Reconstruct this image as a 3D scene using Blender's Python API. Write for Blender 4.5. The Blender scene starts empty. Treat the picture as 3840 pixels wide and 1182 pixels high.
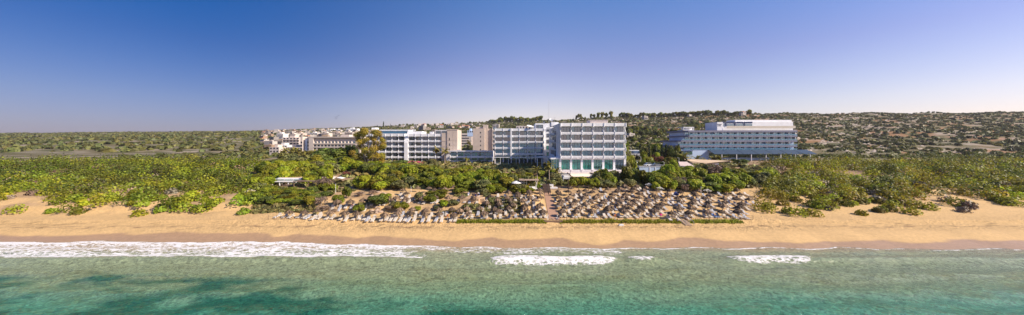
import bpy, math, random
import numpy as np
from mathutils import Vector

# ------------------------------------------------------------------ camera, world, sun, exposure
H, F, CX, HY = 20.0, 1182.0, 1919.5, 536.0      # eye height, focal length and centre in photo pixels
sc = bpy.context.scene
COL = sc.collection
cam = bpy.data.cameras.new('camera')
cam.sensor_width = 36.0
cam.lens = F / 3840 * 36
cam.shift_y = -(591 - HY) / 3840
cam.clip_start = 0.5
cam.clip_end = 30000
camo = bpy.data.objects.new('camera', cam)
COL.objects.link(camo)
camo.location = (0, 0, H)
camo.rotation_euler = (math.radians(90), 0, 0)
sc.camera = camo

SUN_EL, SUN_AZ = 34.0, 108.0       # azimuth clockwise from +Y (north)
w = bpy.data.worlds.new('World')
sc.world = w
w.use_nodes = True
nt = w.node_tree
bg = nt.nodes['Background']
sky = nt.nodes.new('ShaderNodeTexSky')
sky.sky_type = 'NISHITA'
sky.sun_disc = False
sky.sun_elevation = math.radians(SUN_EL)
sky.sun_rotation = math.radians(SUN_AZ)
sky.air_density = 1.0
sky.dust_density = 0.6
sky.ozone_density = 3.0
hs = nt.nodes.new('ShaderNodeHueSaturation')
hs.inputs['Saturation'].default_value = 1.0
nt.links.new(sky.outputs[0], hs.inputs['Color'])
tc = nt.nodes.new('ShaderNodeTexCoord')
sp = nt.nodes.new('ShaderNodeSeparateXYZ')
nt.links.new(tc.outputs['Generated'], sp.inputs[0])
cr = nt.nodes.new('ShaderNodeValToRGB')      # violet evening air low down, clean blue above
cr.color_ramp.elements[0].position = 0.0
cr.color_ramp.elements[0].color = (.93, .645, .60, 1)
cr.color_ramp.elements[1].position = .42
cr.color_ramp.elements[1].color = (.40, .53, .72, 1)
em = cr.color_ramp.elements.new(.10); em.color = (.93, .645, .60, 1)
em = cr.color_ramp.elements.new(.23); em.color = (.72, .53, .61, 1)
nt.links.new(sp.outputs['Z'], cr.inputs[0])
mu = nt.nodes.new('ShaderNodeMix'); mu.data_type = 'RGBA'; mu.blend_type = 'MULTIPLY'
mu.inputs['Factor'].default_value = 1
nt.links.new(hs.outputs[0], mu.inputs['A']); nt.links.new(cr.outputs[0], mu.inputs['B'])
def wmap(src, a0, a1, b0=0, b1=1):
    q = nt.nodes.new('ShaderNodeMapRange')
    q.interpolation_type = 'SMOOTHSTEP'
    for nm_, v_ in (('From Min', a0), ('From Max', a1), ('To Min', b0), ('To Max', b1)):
        q.inputs[nm_].default_value = v_
    nt.links.new(src, q.inputs['Value'])
    return q.outputs[0]
def wmix(f, a_, b_, mode='MIX'):
    q = nt.nodes.new('ShaderNodeMix'); q.data_type = 'RGBA'; q.blend_type = mode
    for key_, v_ in (('Factor', f), ('A', a_), ('B', b_)):
        if isinstance(v_, (tuple, float, int)):
            q.inputs[key_].default_value = v_ if not isinstance(v_, tuple) else (*v_, 1)
        else:
            nt.links.new(v_, q.inputs[key_])
    return q.outputs['Result']
# deeper blue on the side away from the sun, a little less red towards it
away = wmix(wmap(sp.outputs['Z'], .02, .4), (.24, .31, .50), (.03, .30, .52))
side = wmix(wmap(sp.outputs['X'], .15, -.72), (1., 1., 1.), away)
side2 = wmix(wmap(sp.outputs['X'], .0, .7), (1., 1., 1.), (.76, .83, .90))
mu3 = wmix(1.0, mu.outputs['Result'], side, 'MULTIPLY')
mu4 = wmix(1.0, mu3, side2, 'MULTIPLY')
nt.links.new(mu4, bg.inputs[0])
bg.inputs[1].default_value = 0.15
sl = bpy.data.lights.new('sun', 'SUN')
sl.energy = 4.6
sl.angle = math.radians(0.6)
sl.color = (1.0, 0.86, 0.68)
so = bpy.data.objects.new('sun', sl)
COL.objects.link(so)
a, e = math.radians(SUN_AZ), math.radians(SUN_EL)
sd = Vector((math.sin(a) * math.cos(e), math.cos(a) * math.cos(e), math.sin(e)))
so.rotation_euler = sd.to_track_quat('Z', 'Y').to_euler()
sc.view_settings.view_transform = 'Standard'
sc.view_settings.look = 'None'
sc.view_settings.exposure = 0.75
sc.view_settings.gamma = 1.0
sc.cycles.max_bounces = 6
sc.cycles.use_denoising = True

R = random.Random(7)
NR = np.random.RandomState(5)

# ------------------------------------------------------------------ helpers
def hsh(ix, iy, s):
    n = (ix.astype(np.int64) * 374761393 + iy.astype(np.int64) * 668265263 + s * 1442695041) & 0x7fffffff
    n = ((n ^ (n >> 13)) * 1274126177) & 0x7fffffff
    return ((n ^ (n >> 16)) & 0xffff) / 65535.0

def vnoise(x, y, s=0):
    ix, iy = np.floor(x), np.floor(y)
    fx, fy = x - ix, y - iy
    fx, fy = fx * fx * (3 - 2 * fx), fy * fy * (3 - 2 * fy)
    a, b = hsh(ix, iy, s), hsh(ix + 1, iy, s)
    c, d = hsh(ix, iy + 1, s), hsh(ix + 1, iy + 1, s)
    return (a + (b - a) * fx) * (1 - fy) + (c + (d - c) * fx) * fy

def fbm(x, y, s=0, o=4):
    x, y = np.asarray(x, float), np.asarray(y, float)
    v, am, t = 0, 1, 0
    for k in range(o):
        v = v + am * vnoise(x * 2 ** k, y * 2 ** k, s + k * 17)
        t += am
        am *= .5
    return v / t

def sst(a, b, x):
    t = np.clip((x - a) / (b - a), 0, 1)
    return t * t * (3 - 2 * t)

class MB:
    def __init__(s):
        s.v, s.f, s.m = [], [], []
    def add(s, vs, fs, mi=0):
        n = len(s.v)
        s.v += [tuple(p) for p in vs]
        s.f += [tuple(n + i for i in f) for f in fs]
        s.m += [mi] * len(fs)
        return s
    def box(s, x0, x1, y0, y1, z0, z1, mi=0):
        return s.add([(x0, y0, z0), (x1, y0, z0), (x1, y1, z0), (x0, y1, z0), (x0, y0, z1), (x1, y0, z1), (x1, y1, z1), (x0, y1, z1)],
                     [(0, 3, 2, 1), (4, 5, 6, 7), (0, 1, 5, 4), (1, 2, 6, 5), (2, 3, 7, 6), (3, 0, 4, 7)], mi)
    def prism(s, prof, a0, a1, axis='x', mi=0):
        # profile in the plane across the axis: (y,z) for x, (x,z) for y, (x,y) for z
        def P(p, a):
            return (a, p[0], p[1]) if axis == 'x' else ((p[0], a, p[1]) if axis == 'y' else (p[0], p[1], a))
        n = len(prof)
        return s.add([P(p, a0) for p in prof] + [P(p, a1) for p in prof],
                     [tuple(range(n)), tuple(range(2 * n - 1, n - 1, -1))] + [(i, n + i, n + (i + 1) % n, (i + 1) % n) for i in range(n)], mi)
    def tube(s, pts, rs, n=6, mi=0, cap=True):
        pts = [Vector(p) for p in pts]
        if not hasattr(rs, '__len__'):
            rs = [rs] * len(pts)
        vs = []
        for i, p in enumerate(pts):
            d = (pts[min(i + 1, len(pts) - 1)] - pts[max(i - 1, 0)]).normalized()
            u = d.cross(Vector((0, 1, 0.01)) if abs(d.y) < .9 else Vector((1, 0, 0))).normalized()
            q = d.cross(u)
            for k in range(n):
                t = 2 * math.pi * k / n
                vs.append(p + (u * math.cos(t) + q * math.sin(t)) * rs[i])
        fs = [(i * n + k, i * n + (k + 1) % n, (i + 1) * n + (k + 1) % n, (i + 1) * n + k) for i in range(len(pts) - 1) for k in range(n)]
        if cap:
            fs += [tuple(range(n - 1, -1, -1)), tuple((len(pts) - 1) * n + k for k in range(n))]
        return s.add(vs, fs, mi)
    def lathe(s, prof, n=12, c=(0, 0, 0), mi=0):
        vs = [(c[0] + r * math.cos(2 * math.pi * k / n), c[1] + r * math.sin(2 * math.pi * k / n), c[2] + z) for r, z in prof for k in range(n)]
        fs = [(i * n + k, i * n + (k + 1) % n, (i + 1) * n + (k + 1) % n, (i + 1) * n + k) for i in range(len(prof) - 1) for k in range(n)]
        return s.add(vs, fs, mi)
    def mesh(s, name, mats):
        me = bpy.data.meshes.new(name)
        me.from_pydata(s.v, [], s.f)
        for m in (mats if isinstance(mats, (list, tuple)) else [mats]):
            me.materials.append(m)
        me.polygons.foreach_set('material_index', s.m)
        me.update()
        return me
    def build(s, name, mats, parent=None, loc=None):
        return obj(name, s.mesh(name, mats), parent, loc)

def obj(name, me, parent=None, loc=None, rz=0, scale=None):
    o = bpy.data.objects.new(name, me)
    COL.objects.link(o)
    if parent:
        o.parent = parent
    if loc is not None:
        o.location = loc
    if rz:
        o.rotation_euler = (0, 0, rz)
    if scale is not None:
        o.scale = scale if hasattr(scale, '__len__') else (scale,) * 3
    return o

def tag(o, label, cat, group=None, kind=None):
    o['label'] = label
    o['category'] = cat
    if group:
        o['group'] = group
    if kind:
        o['kind'] = kind
    return o

def thing(name, label, cat, loc=(0, 0, 0), rz=0, group=None, scale=None):
    return tag(obj(name, None, None, loc, rz, scale), label, cat, group)

def npmesh(name, V, Fq, mats, attrs=None, smooth=False, mi=None):
    me = bpy.data.meshes.new(name)
    k = Fq.shape[1]
    me.vertices.add(len(V))
    me.vertices.foreach_set('co', V.astype(np.float32).ravel())
    me.loops.add(Fq.size)
    me.loops.foreach_set('vertex_index', Fq.astype(np.int32).ravel())
    me.polygons.add(len(Fq))
    me.polygons.foreach_set('loop_start', np.arange(0, Fq.size, k, dtype=np.int32))
    if smooth:
        me.polygons.foreach_set('use_smooth', np.ones(len(Fq), bool))
    for m in (mats if isinstance(mats, (list, tuple)) else [mats]):
        me.materials.append(m)
    if mi is not None:
        me.polygons.foreach_set('material_index', mi.astype(np.int32))
    me.update(calc_edges=True)
    for nm, (dom, arr) in (attrs or {}).items():
        if arr.ndim == 2:
            at = me.attributes.new(nm, 'FLOAT_COLOR', dom)
            at.data.foreach_set('color', np.c_[arr, np.ones(len(arr))].astype(np.float32).ravel())
        else:
            at = me.attributes.new(nm, 'FLOAT', dom)
            at.data.foreach_set('value', arr.astype(np.float32))
    return me

ORD = ['', 'first', 'second', 'third', 'fourth', 'fifth', 'sixth', 'seventh', 'eighth', 'ninth', 'tenth']
def ordn(n):
    if n <= 10:
        return ORD[n]
    return '%d%s' % (n, 'th' if 10 < n % 100 < 14 else {1: 'st', 2: 'nd', 3: 'rd'}.get(n % 10, 'th'))

# ------------------------------------------------------------------ materials
def mat(name, col, rough=.8, metal=0.0, var=.12, scale=.8, bump=0.0, bscale=3.0, spec=.5, coat=0):
    m = bpy.data.materials.new(name)
    m.use_nodes = True
    t = m.node_tree
    b = t.nodes['Principled BSDF']
    b.inputs['Roughness'].default_value = rough
    b.inputs['Metallic'].default_value = metal
    b.inputs['Specular IOR Level'].default_value = spec
    b.inputs['Coat Weight'].default_value = coat
    g = t.nodes.new('ShaderNodeNewGeometry')
    if var:
        n = t.nodes.new('ShaderNodeTexNoise')
        n.inputs['Scale'].default_value = scale
        n.inputs['Detail'].default_value = 6
        n.inputs['Roughness'].default_value = .65
        t.links.new(g.outputs['Position'], n.inputs['Vector'])
        r = t.nodes.new('ShaderNodeMapRange')
        r.inputs['From Min'].default_value = .3
        r.inputs['From Max'].default_value = .7
        r.inputs['To Min'].default_value = 1 - var
        r.inputs['To Max'].default_value = 1 + var
        t.links.new(n.outputs[0], r.inputs['Value'])
        x = t.nodes.new('ShaderNodeVectorMath')
        x.operation = 'SCALE'
        x.inputs[0].default_value = col[:3]
        t.links.new(r.outputs[0], x.inputs['Scale'])
        t.links.new(x.outputs[0], b.inputs['Base Color'])
    else:
        b.inputs['Base Color'].default_value = (*col[:3], 1)
    if bump:
        n2 = t.nodes.new('ShaderNodeTexNoise')
        n2.inputs['Scale'].default_value = bscale
        n2.inputs['Detail'].default_value = 5
        t.links.new(g.outputs['Position'], n2.inputs['Vector'])
        bp = t.nodes.new('ShaderNodeBump')
        bp.inputs['Strength'].default_value = bump
        bp.inputs['Distance'].default_value = .1
        t.links.new(n2.outputs[0], bp.inputs['Height'])
        t.links.new(bp.outputs[0], b.inputs['Normal'])
    return m

def glassmat(name, col, refl=.45, rcol=(.52, .74, .98), stripes=True, clear=0):
    m = mat(name, col, .5, var=0)
    t = m.node_tree
    b = t.nodes['Principled BSDF']
    if stripes:                       # pleated curtain or blind seen behind the pane
        g = t.nodes.new('ShaderNodeNewGeometry')
        wv = t.nodes.new('ShaderNodeTexWave')
        wv.bands_direction = 'X'
        wv.inputs['Scale'].default_value = 1.1
        wv.inputs['Distortion'].default_value = 2.5
        wv.inputs['Detail'].default_value = 2
        t.links.new(g.outputs['Position'], wv.inputs['Vector'])
        mx = t.nodes.new('ShaderNodeMix')
        mx.data_type = 'RGBA'
        mx.inputs['A'].default_value = (*[c * .55 for c in col], 1)
        mx.inputs['B'].default_value = (*[min(1, c * 1.25) for c in col], 1)
        t.links.new(wv.outputs['Fac'], mx.inputs['Factor'])
        t.links.new(mx.outputs['Result'], b.inputs['Base Color'])
    gl = t.nodes.new('ShaderNodeBsdfGlossy')
    gl.inputs['Color'].default_value = (*rcol, 1)
    gl.inputs['Roughness'].default_value = .02
    ms = t.nodes.new('ShaderNodeMixShader')
    ms.inputs[0].default_value = refl
    t.links.new(b.outputs[0], ms.inputs[1])
    t.links.new(gl.outputs[0], ms.inputs[2])
    out = ms.outputs[0]
    if clear:
        tp = t.nodes.new('ShaderNodeBsdfTransparent')
        m2 = t.nodes.new('ShaderNodeMixShader')
        m2.inputs[0].default_value = clear
        t.links.new(out, m2.inputs[1]); t.links.new(tp.outputs[0], m2.inputs[2])
        out = m2.outputs[0]
    t.links.new(out, t.nodes['Material Output'].inputs['Surface'])
    return m

def leafmat(name, col, hue=.03, val=.35, trans=.25):
    m = mat(name, col, .55, var=0, spec=.3)
    t = m.node_tree
    b = t.nodes['Principled BSDF']
    at = t.nodes.new('ShaderNodeAttribute')
    at.attribute_name = 'tint'
    oi = t.nodes.new('ShaderNodeObjectInfo')
    h = t.nodes.new('ShaderNodeHueSaturation')
    mr = t.nodes.new('ShaderNodeMapRange')
    mr.inputs['To Min'].default_value = .5 - hue
    mr.inputs['To Max'].default_value = .5 + hue * .6
    t.links.new(oi.outputs['Random'], mr.inputs['Value'])
    mv = t.nodes.new('ShaderNodeMath')
    mv.operation = 'MULTIPLY_ADD'
    mv.inputs[1].default_value = 7.31
    mv.inputs[2].default_value = .2
    fr = t.nodes.new('ShaderNodeMath')
    fr.operation = 'FRACT'
    t.links.new(oi.outputs['Random'], mv.inputs[0])
    t.links.new(mv.outputs[0], fr.inputs[0])
    mr2 = t.nodes.new('ShaderNodeMapRange')
    mr2.inputs['To Min'].default_value = 1 - val
    mr2.inputs['To Max'].default_value = 1 + val
    t.links.new(fr.outputs[0], mr2.inputs['Value'])
    mx = t.nodes.new('ShaderNodeVectorMath')
    mx.operation = 'MULTIPLY'
    mx.inputs[1].default_value = col
    t.links.new(at.outputs['Color'], mx.inputs[0])
    t.links.new(mx.outputs[0], h.inputs['Color'])
    t.links.new(mr.outputs[0], h.inputs['Hue'])
    t.links.new(mr2.outputs[0], h.inputs['Value'])
    t.links.new(h.outputs[0], b.inputs['Base Color'])
    tr = t.nodes.new('ShaderNodeBsdfTranslucent')
    t.links.new(h.outputs[0], tr.inputs['Color'])
    ms = t.nodes.new('ShaderNodeMixShader')
    ms.inputs[0].default_value = trans
    t.links.new(b.outputs[0], ms.inputs[1])
    t.links.new(tr.outputs[0], ms.inputs[2])
    t.links.new(ms.outputs[0], t.nodes['Material Output'].inputs['Surface'])
    return m

WHITE = mat('white_render', (.82, .82, .84), .7, var=.10, scale=.5, bump=.15)
OFFW = mat('off_white_render', (.66, .63, .62), .8, var=.12, scale=.4, bump=.15)
BEIGE = mat('beige_render', (.56, .46, .39), .85, var=.08, scale=.3, bump=.2)
BEIGE2 = mat('pale_beige_render', (.58, .50, .45), .85, var=.08, scale=.3, bump=.2)
BLUEW = mat('cool_white_paint', (.48, .60, .80), .6, var=.1, scale=.3)
BAND = mat('grey_fascia', (.18, .185, .26), .6, var=.1, scale=.2)
NAVY = mat('navy_panel', (.01, .03, .10), .4, var=.1)
FRAME = mat('dark_window_frame', (.04, .045, .055), .4, var=0, metal=.3)
CURT = glassmat('curtained_glass', (.085, .095, .115), .20, (.7, .82, 1))
CURT2 = glassmat('sheer_curtain_glass', (.20, .21, .23), .2)
DARKG = glassmat('dark_glass', (.02, .035, .045), .28, stripes=False)
TEALG = glassmat('teal_glass', (.02, .22, .18), .25, (.6, .95, .9))
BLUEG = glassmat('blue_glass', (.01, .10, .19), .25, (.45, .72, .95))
TILE = mat('terracotta_roof', (.42, .16, .08), .8, var=.2, scale=1.5)
PAVE = mat('terrace_paving', (.50, .33, .24), .8, var=.12, scale=2)
STONE = mat('rubble_stone', (.40, .29, .21), .9, var=.45, scale=3.0, bump=.6)
WOOD = mat('weathered_wood', (.20, .13, .085), .8, var=.3, scale=3)
DWOOD = mat('dark_wood', (.09, .055, .04), .8, var=.3, scale=3)
POLEM = mat('painted_pole', (.66, .60, .52), .6, var=.1)
METAL = mat('galvanised_metal', (.5, .5, .52), .4, metal=.6, var=.1)
BLACKM = mat('black_iron', (.03, .028, .027), .6, var=.1)
ROPE = mat('grey_rope', (.28, .22, .16), .9, var=.2)
FABW = mat('cream_sling_fabric', (.56, .49, .41), .8, var=.1, scale=2)
FABG = mat('grey_sling_fabric', (.40, .40, .43), .8, var=.1, scale=2)
FABB = mat('blue_towel', (.06, .17, .42), .9, var=.1, scale=2)
NAVYF = mat('dark_blue_cloth', (.01, .03, .16), .9, var=.1, scale=2)
PINK = mat('pink_towel', (.55, .03, .22), .9, var=.1)
TEALT = mat('teal_towel', (.02, .42, .40), .9, var=.1)
PLAST = mat('white_plastic', (.78, .77, .75), .4, var=.05)
CANVAS = mat('white_canvas', (.78, .76, .74), .8, var=.05)
BARK = mat('bark', (.17, .12, .085), .9, var=.35, scale=4)
PBARK = mat('pale_bark', (.36, .28, .22), .9, var=.3, scale=4)
ASPH = mat('asphalt', (.045, .055, .075), .85, var=.15, scale=1.5)
REDP = mat('red_clay', (.42, .13, .06), .9, var=.15, scale=.3)
SKIN = mat('skin', (.45, .25, .17), .6, var=.05)

# thatch: dry palm leaves, each strip its own tone
THATCH = mat('dry_palm_thatch', (.26, .215, .18), .9, var=0)
def _attrmul(m, attr, col, orand=.25):
    t = m.node_tree
    b = t.nodes['Principled BSDF']
    at = t.nodes.new('ShaderNodeAttribute')
    at.attribute_name = attr
    x = t.nodes.new('ShaderNodeVectorMath')
    x.operation = 'MULTIPLY'
    x.inputs[1].default_value = col
    oi = t.nodes.new('ShaderNodeObjectInfo')
    mr = t.nodes.new('ShaderNodeMapRange')
    mr.inputs['To Min'].default_value = 1 - orand
    mr.inputs['To Max'].default_value = 1 + orand
    y = t.nodes.new('ShaderNodeVectorMath')
    y.operation = 'SCALE'
    t.links.new(oi.outputs['Random'], mr.inputs['Value'])
    t.links.new(at.outputs['Color'], x.inputs[0])
    t.links.new(x.outputs[0], y.inputs[0])
    t.links.new(mr.outputs[0], y.inputs['Scale'])
    t.links.new(y.outputs[0], b.inputs['Base Color'])
_attrmul(THATCH, 'tint', (.165, .110, .070), .35)

LEAF = {
    'pine': leafmat('pine_shrub_leaves', (.205, .225, .018), .035, .3, .4),
    'olive': leafmat('olive_grey_leaves', (.205, .205, .066), .02, .22, .3),
    'bright': leafmat('bright_leaves', (.265, .31, .018), .02, .2, .4),
    'dark': leafmat('dark_leaves', (.115, .145, .024), .02, .25),
    'euc': leafmat('eucalyptus_leaves', (.31, .25, .045), .03, .2, .4),
    'cyp': leafmat('conifer_needles', (.035, .055, .022), .02, .2, .1),
    'dry': leafmat('dry_twigs', (.24, .17, .12), .01, .2, .1),
    'palm': leafmat('palm_fronds', (.22, .21, .04), .02, .2),
    'pinkf': leafmat('pink_blossom', (.60, .14, .20), .01, .1),
    'redf': leafmat('reddish_leaves', (.22, .09, .05), .02, .2),
    'far': leafmat('hill_scrub_leaves', (.13, .135, .038), .03, .3),
}

# ------------------------------------------------------------------ terrain
def ysh(X):
    X = np.asarray(X, float)
    b = np.interp(X, [-300, -47, -22, -13, 0, 13, 46, 300], [67, 63.6, 62.1, 60.9, 60.6, 60.3, 60.2, 58])
    return b + 2.6 * (fbm(X / 7.0, X * 0 + 3.3, 11, 4) - .5) - .5 * np.abs(np.sin(X / 4.3 + 2 * fbm(X / 11, X * 0, 12, 2)))

PY_ = [-3500, -150, 20, 50, 60, 62, 64.5, 68, 71.3, 71.9, 72.5, 76, 86, 98, 112, 124, 140, 6000]
PZ_ = [-30, -9, -3.4, -1.0, -.28, 0, .36, .98, 1.55, 1.75, 2.22, 2.4, 3.6, 5.5, 6.3, 8.8, 9.3, 9.3]
def tz(X, Y):
    X, Y = np.asarray(X, float), np.asarray(Y, float)
    wgt = 1 - sst(65, 71, Y)
    wgt = wgt * sst(30, 50, Y)
    z = np.interp(Y - (ysh(X) - 62) * wgt, PY_, PZ_)
    left = 1 - sst(6, 9, X)
    z = z + left * (sst(79.3, 80.8, Y + 1.5 * (fbm(X / 5, X * 0, 5) - .5)) * (1 - sst(88, 99, Y)) * .9)
    z = z + sst(73, 78, Y) * (1 - sst(200, 260, Y)) * (fbm(X / 6, Y / 6, 3, 4) - .5) * (.25 + .9 * (1 - sst(-30, -10, X)) + .25 * left)
    z = z + sst(67, 69.5, Y) * (1 - sst(73, 75, Y)) * (fbm(X / .8, Y / .55, 31, 3) - .5) * .36
    z = z - sst(30, 42, X) * (1 - sst(90, 110, X)) * sst(110, 118, Y) * (1 - sst(134, 142, Y)) * 1.6
    Y0 = np.interp(X, [-3000, -300, -60, 30, 55, 85, 105, 240, 3000], [350, 330, 270, 190, 150, 158, 225, 240, 260])
    Yr = np.interp(X, [-3000, -1125, -461, 0, 273, 525, 1500, 3000], [1700, 1500, 1300, 1100, 850, 700, 640, 640])
    Zr = np.interp(X, [-3000, -1125, -461, 0, 273, 525, 1500, 3000], [70, 76, 88, 93, 88, 84, 84, 80])
    t = np.clip((Y - Y0) / (Yr - Y0), 0, 1)
    hill = (Zr - 9.3) * (t * .85 + .15 * t * t) + (fbm(X / 45, Y / 45, 41, 5) - .5) * 9 * sst(0, .2, t)
    hill = hill * sst(0, .03, t) - np.clip(Y - Yr, 0, 4000) * .03
    return z + hill

def gz(x, y):
    return float(tz(np.array([x]), np.array([y]))[0])

def at(pxx, pyy, Y):
    return Vector(((pxx - CX) * Y / F, Y, H - (pyy - HY) * Y / F))

def xat(pxx, Y):
    return (pxx - CX) * Y / F

def ground_y(pxx, pyy, h=0.0, lo=62, hi=1600):
    """distance at which something h metres above the ground is seen at that photo point"""
    Ys = np.concatenate([np.arange(lo, 130, .05), np.arange(130, hi, 1.0)])
    Xs = (pxx - CX) * Ys / F
    d = tz(Xs, Ys) + h - (H - (pyy - HY) * Ys / F)
    i = np.argmax(d > 0)
    return float(Ys[i])

def grid(xs, ys, zf):
    X, Y = np.meshgrid(xs, ys)
    Z = zf(X, Y)
    V = np.c_[X.ravel(), Y.ravel(), Z.ravel()]
    nx, ny = len(xs), len(ys)
    i = np.arange(ny - 1)[:, None] * nx + np.arange(nx - 1)[None, :]
    Fq = np.stack([i, i + 1, i + nx + 1, i + nx], -1).reshape(-1, 4)
    return X.ravel(), Y.ravel(), V, Fq

def steps(*segs):
    out = []
    for a0, b0, s0 in segs:
        out.append(np.arange(a0, b0, s0))
    return np.unique(np.round(np.concatenate(out + [np.array([segs[-1][1]])]), 3))

gx = steps((-4200, -1500, 300), (-1500, -500, 14), (-500, -140, 6), (-140, -64, 1.5), (-64, 64, .5), (64, 140, 1.5), (140, 560, 5), (560, 1500, 30), (1500, 4200, 300))
gy = steps((-3500, 0, 500), (0, 50, 10), (50, 60, .6), (60, 74, .25), (74, 130, .6), (130, 260, 2.5), (260, 1000, 6), (1000, 1900, 14), (1900, 5900, 400))
X, Y, V, Fq = grid(gx, gy, tz)
sand = np.array([.58, .385, .18])
wet = np.array([.40, .255, .14])
soil = np.array([.36, .24, .14])
hillc = np.array([.135, .112, .052])
hillg = np.array([.085, .085, .03])
rock = np.array([.42, .34, .28])
def lerp(a_, b_, t_):
    return a_ + (b_ - a_) * t_[:, None]
c = np.tile(sand, (len(X), 1)) * (.93 + .14 * fbm(X / 3, Y / 3, 61))[:, None]
ys_ = ysh(X)
wl = ys_ + 2.6 + 1.9 * (fbm(X / 9, X * 0 + 9, 71, 3) - .5) * 2 + .6 * np.abs(np.sin(X / 5.1))
wetm = 1 - sst(-.5, .45, Y - wl + .5 * (fbm(X / 1.3, Y / .8, 72, 3) - .5))
c = lerp(c, np.tile(wet, (len(X), 1)), wetm)
# seaweed crumbs left by the last high tide
drift = np.exp(-((Y - 70.0 - 1.5 * (fbm(X / 8, X * 0, 77) - .5)) / .55) ** 2) * sst(.5, .62, fbm(X / 1.2, Y / .5, 78, 3))
c = lerp(c, np.tile(np.array([.27, .17, .09]), (len(X), 1)), .9 * drift)
pits = sst(.60, .72, fbm(X / .75, Y / .45, 79, 2)) * sst(67.5, 69.5, Y) * (1 - sst(72, 72.6, Y)) * (.4 + .6 * sst(.4, .6, fbm(X / 5, Y / 2, 80, 2)))
c = lerp(c, c * .62, pits)          # shade in the trodden hollows, painted in as a darker tone
c = lerp(c, np.tile(soil, (len(X), 1)), sst(.46, .62, fbm(X / 7, Y / 5, 81)) * np.maximum(sst(84, 92, Y), (1 - sst(-20, -8, X)) * sst(76.5, 79, Y)) * .8)
c = lerp(c, np.tile(soil * .8, (len(X), 1)), sst(97, 104, Y))
hm = sst(150, 230, Y)
hn = fbm(X / 16, Y / 10, 91, 5)
hc = lerp(np.tile(hillc, (len(X), 1)), np.tile(hillg, (len(X), 1)), sst(.4, .6, fbm(X / 25, Y / 18, 92, 4)))
hc = lerp(hc, np.tile(rock, (len(X), 1)), sst(.53, .65, hn) * .65)
c = lerp(c, hc, hm)
c = lerp(c, np.tile(np.array([.42, .19, .09]), (len(X), 1)), sst(.56, .66, fbm(X / 30, Y / 20, 95, 3)) * hm * .5 * sst(0, 60, X))
me = npmesh('ground', V, Fq, [], {'gcol': ('POINT', c), 'wet': ('POINT', wetm),
            'rip': ('POINT', sst(66, 68.5, Y) * (1 - .6 * sst(74, 80, Y)))}, smooth=True)
GM = mat('sand_and_soil', (.5, .4, .3), .9, var=0)
t = GM.node_tree
b = t.nodes['Principled BSDF']
b.inputs['Specular IOR Level'].default_value = .25
L = t.links.new
ac = t.nodes.new('ShaderNodeAttribute'); ac.attribute_name = 'gcol'
aw = t.nodes.new('ShaderNodeAttribute'); aw.attribute_name = 'wet'
ar = t.nodes.new('ShaderNodeAttribute'); ar.attribute_name = 'rip'
g = t.nodes.new('ShaderNodeNewGeometry')
n = t.nodes.new('ShaderNodeTexNoise'); n.inputs['Scale'].default_value = 1.6; n.inputs['Detail'].default_value = 8; n.inputs['Roughness'].default_value = .7
L(g.outputs['Position'], n.inputs['Vector'])
r = t.nodes.new('ShaderNodeMapRange'); r.inputs['From Min'].default_value = .3; r.inputs['From Max'].default_value = .7; r.inputs['To Min'].default_value = .82; r.inputs['To Max'].default_value = 1.14
L(n.outputs[0], r.inputs['Value'])
x = t.nodes.new('ShaderNodeVectorMath'); x.operation = 'SCALE'
L(ac.outputs['Color'], x.inputs[0]); L(r.outputs[0], x.inputs['Scale']); L(x.outputs[0], b.inputs['Base Color'])
mr = t.nodes.new('ShaderNodeMapRange'); mr.inputs['To Min'].default_value = .95; mr.inputs['To Max'].default_value = .35
L(aw.outputs['Fac'], mr.inputs['Value']); L(mr.outputs[0], b.inputs['Roughness'])
n2 = t.nodes.new('ShaderNodeTexNoise'); n2.inputs['Scale'].default_value = 2.6; n2.inputs['Detail'].default_value = 4; n2.inputs['Roughness'].default_value = .6
L(g.outputs['Position'], n2.inputs['Vector'])
bp = t.nodes.new('ShaderNodeBump'); bp.inputs['Distance'].default_value = .35
ml = t.nodes.new('ShaderNodeMath'); ml.operation = 'MULTIPLY_ADD'; ml.inputs[1].default_value = .75; ml.inputs[2].default_value = .05
L(ar.outputs['Fac'], ml.inputs[0]); L(ml.outputs[0], bp.inputs['Strength']); L(n2.outputs[0], bp.inputs['Height']); L(bp.outputs[0], b.inputs['Normal'])
me.materials.append(GM)
gobj = obj('ground', me)
gobj['kind'] = 'structure'

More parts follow.
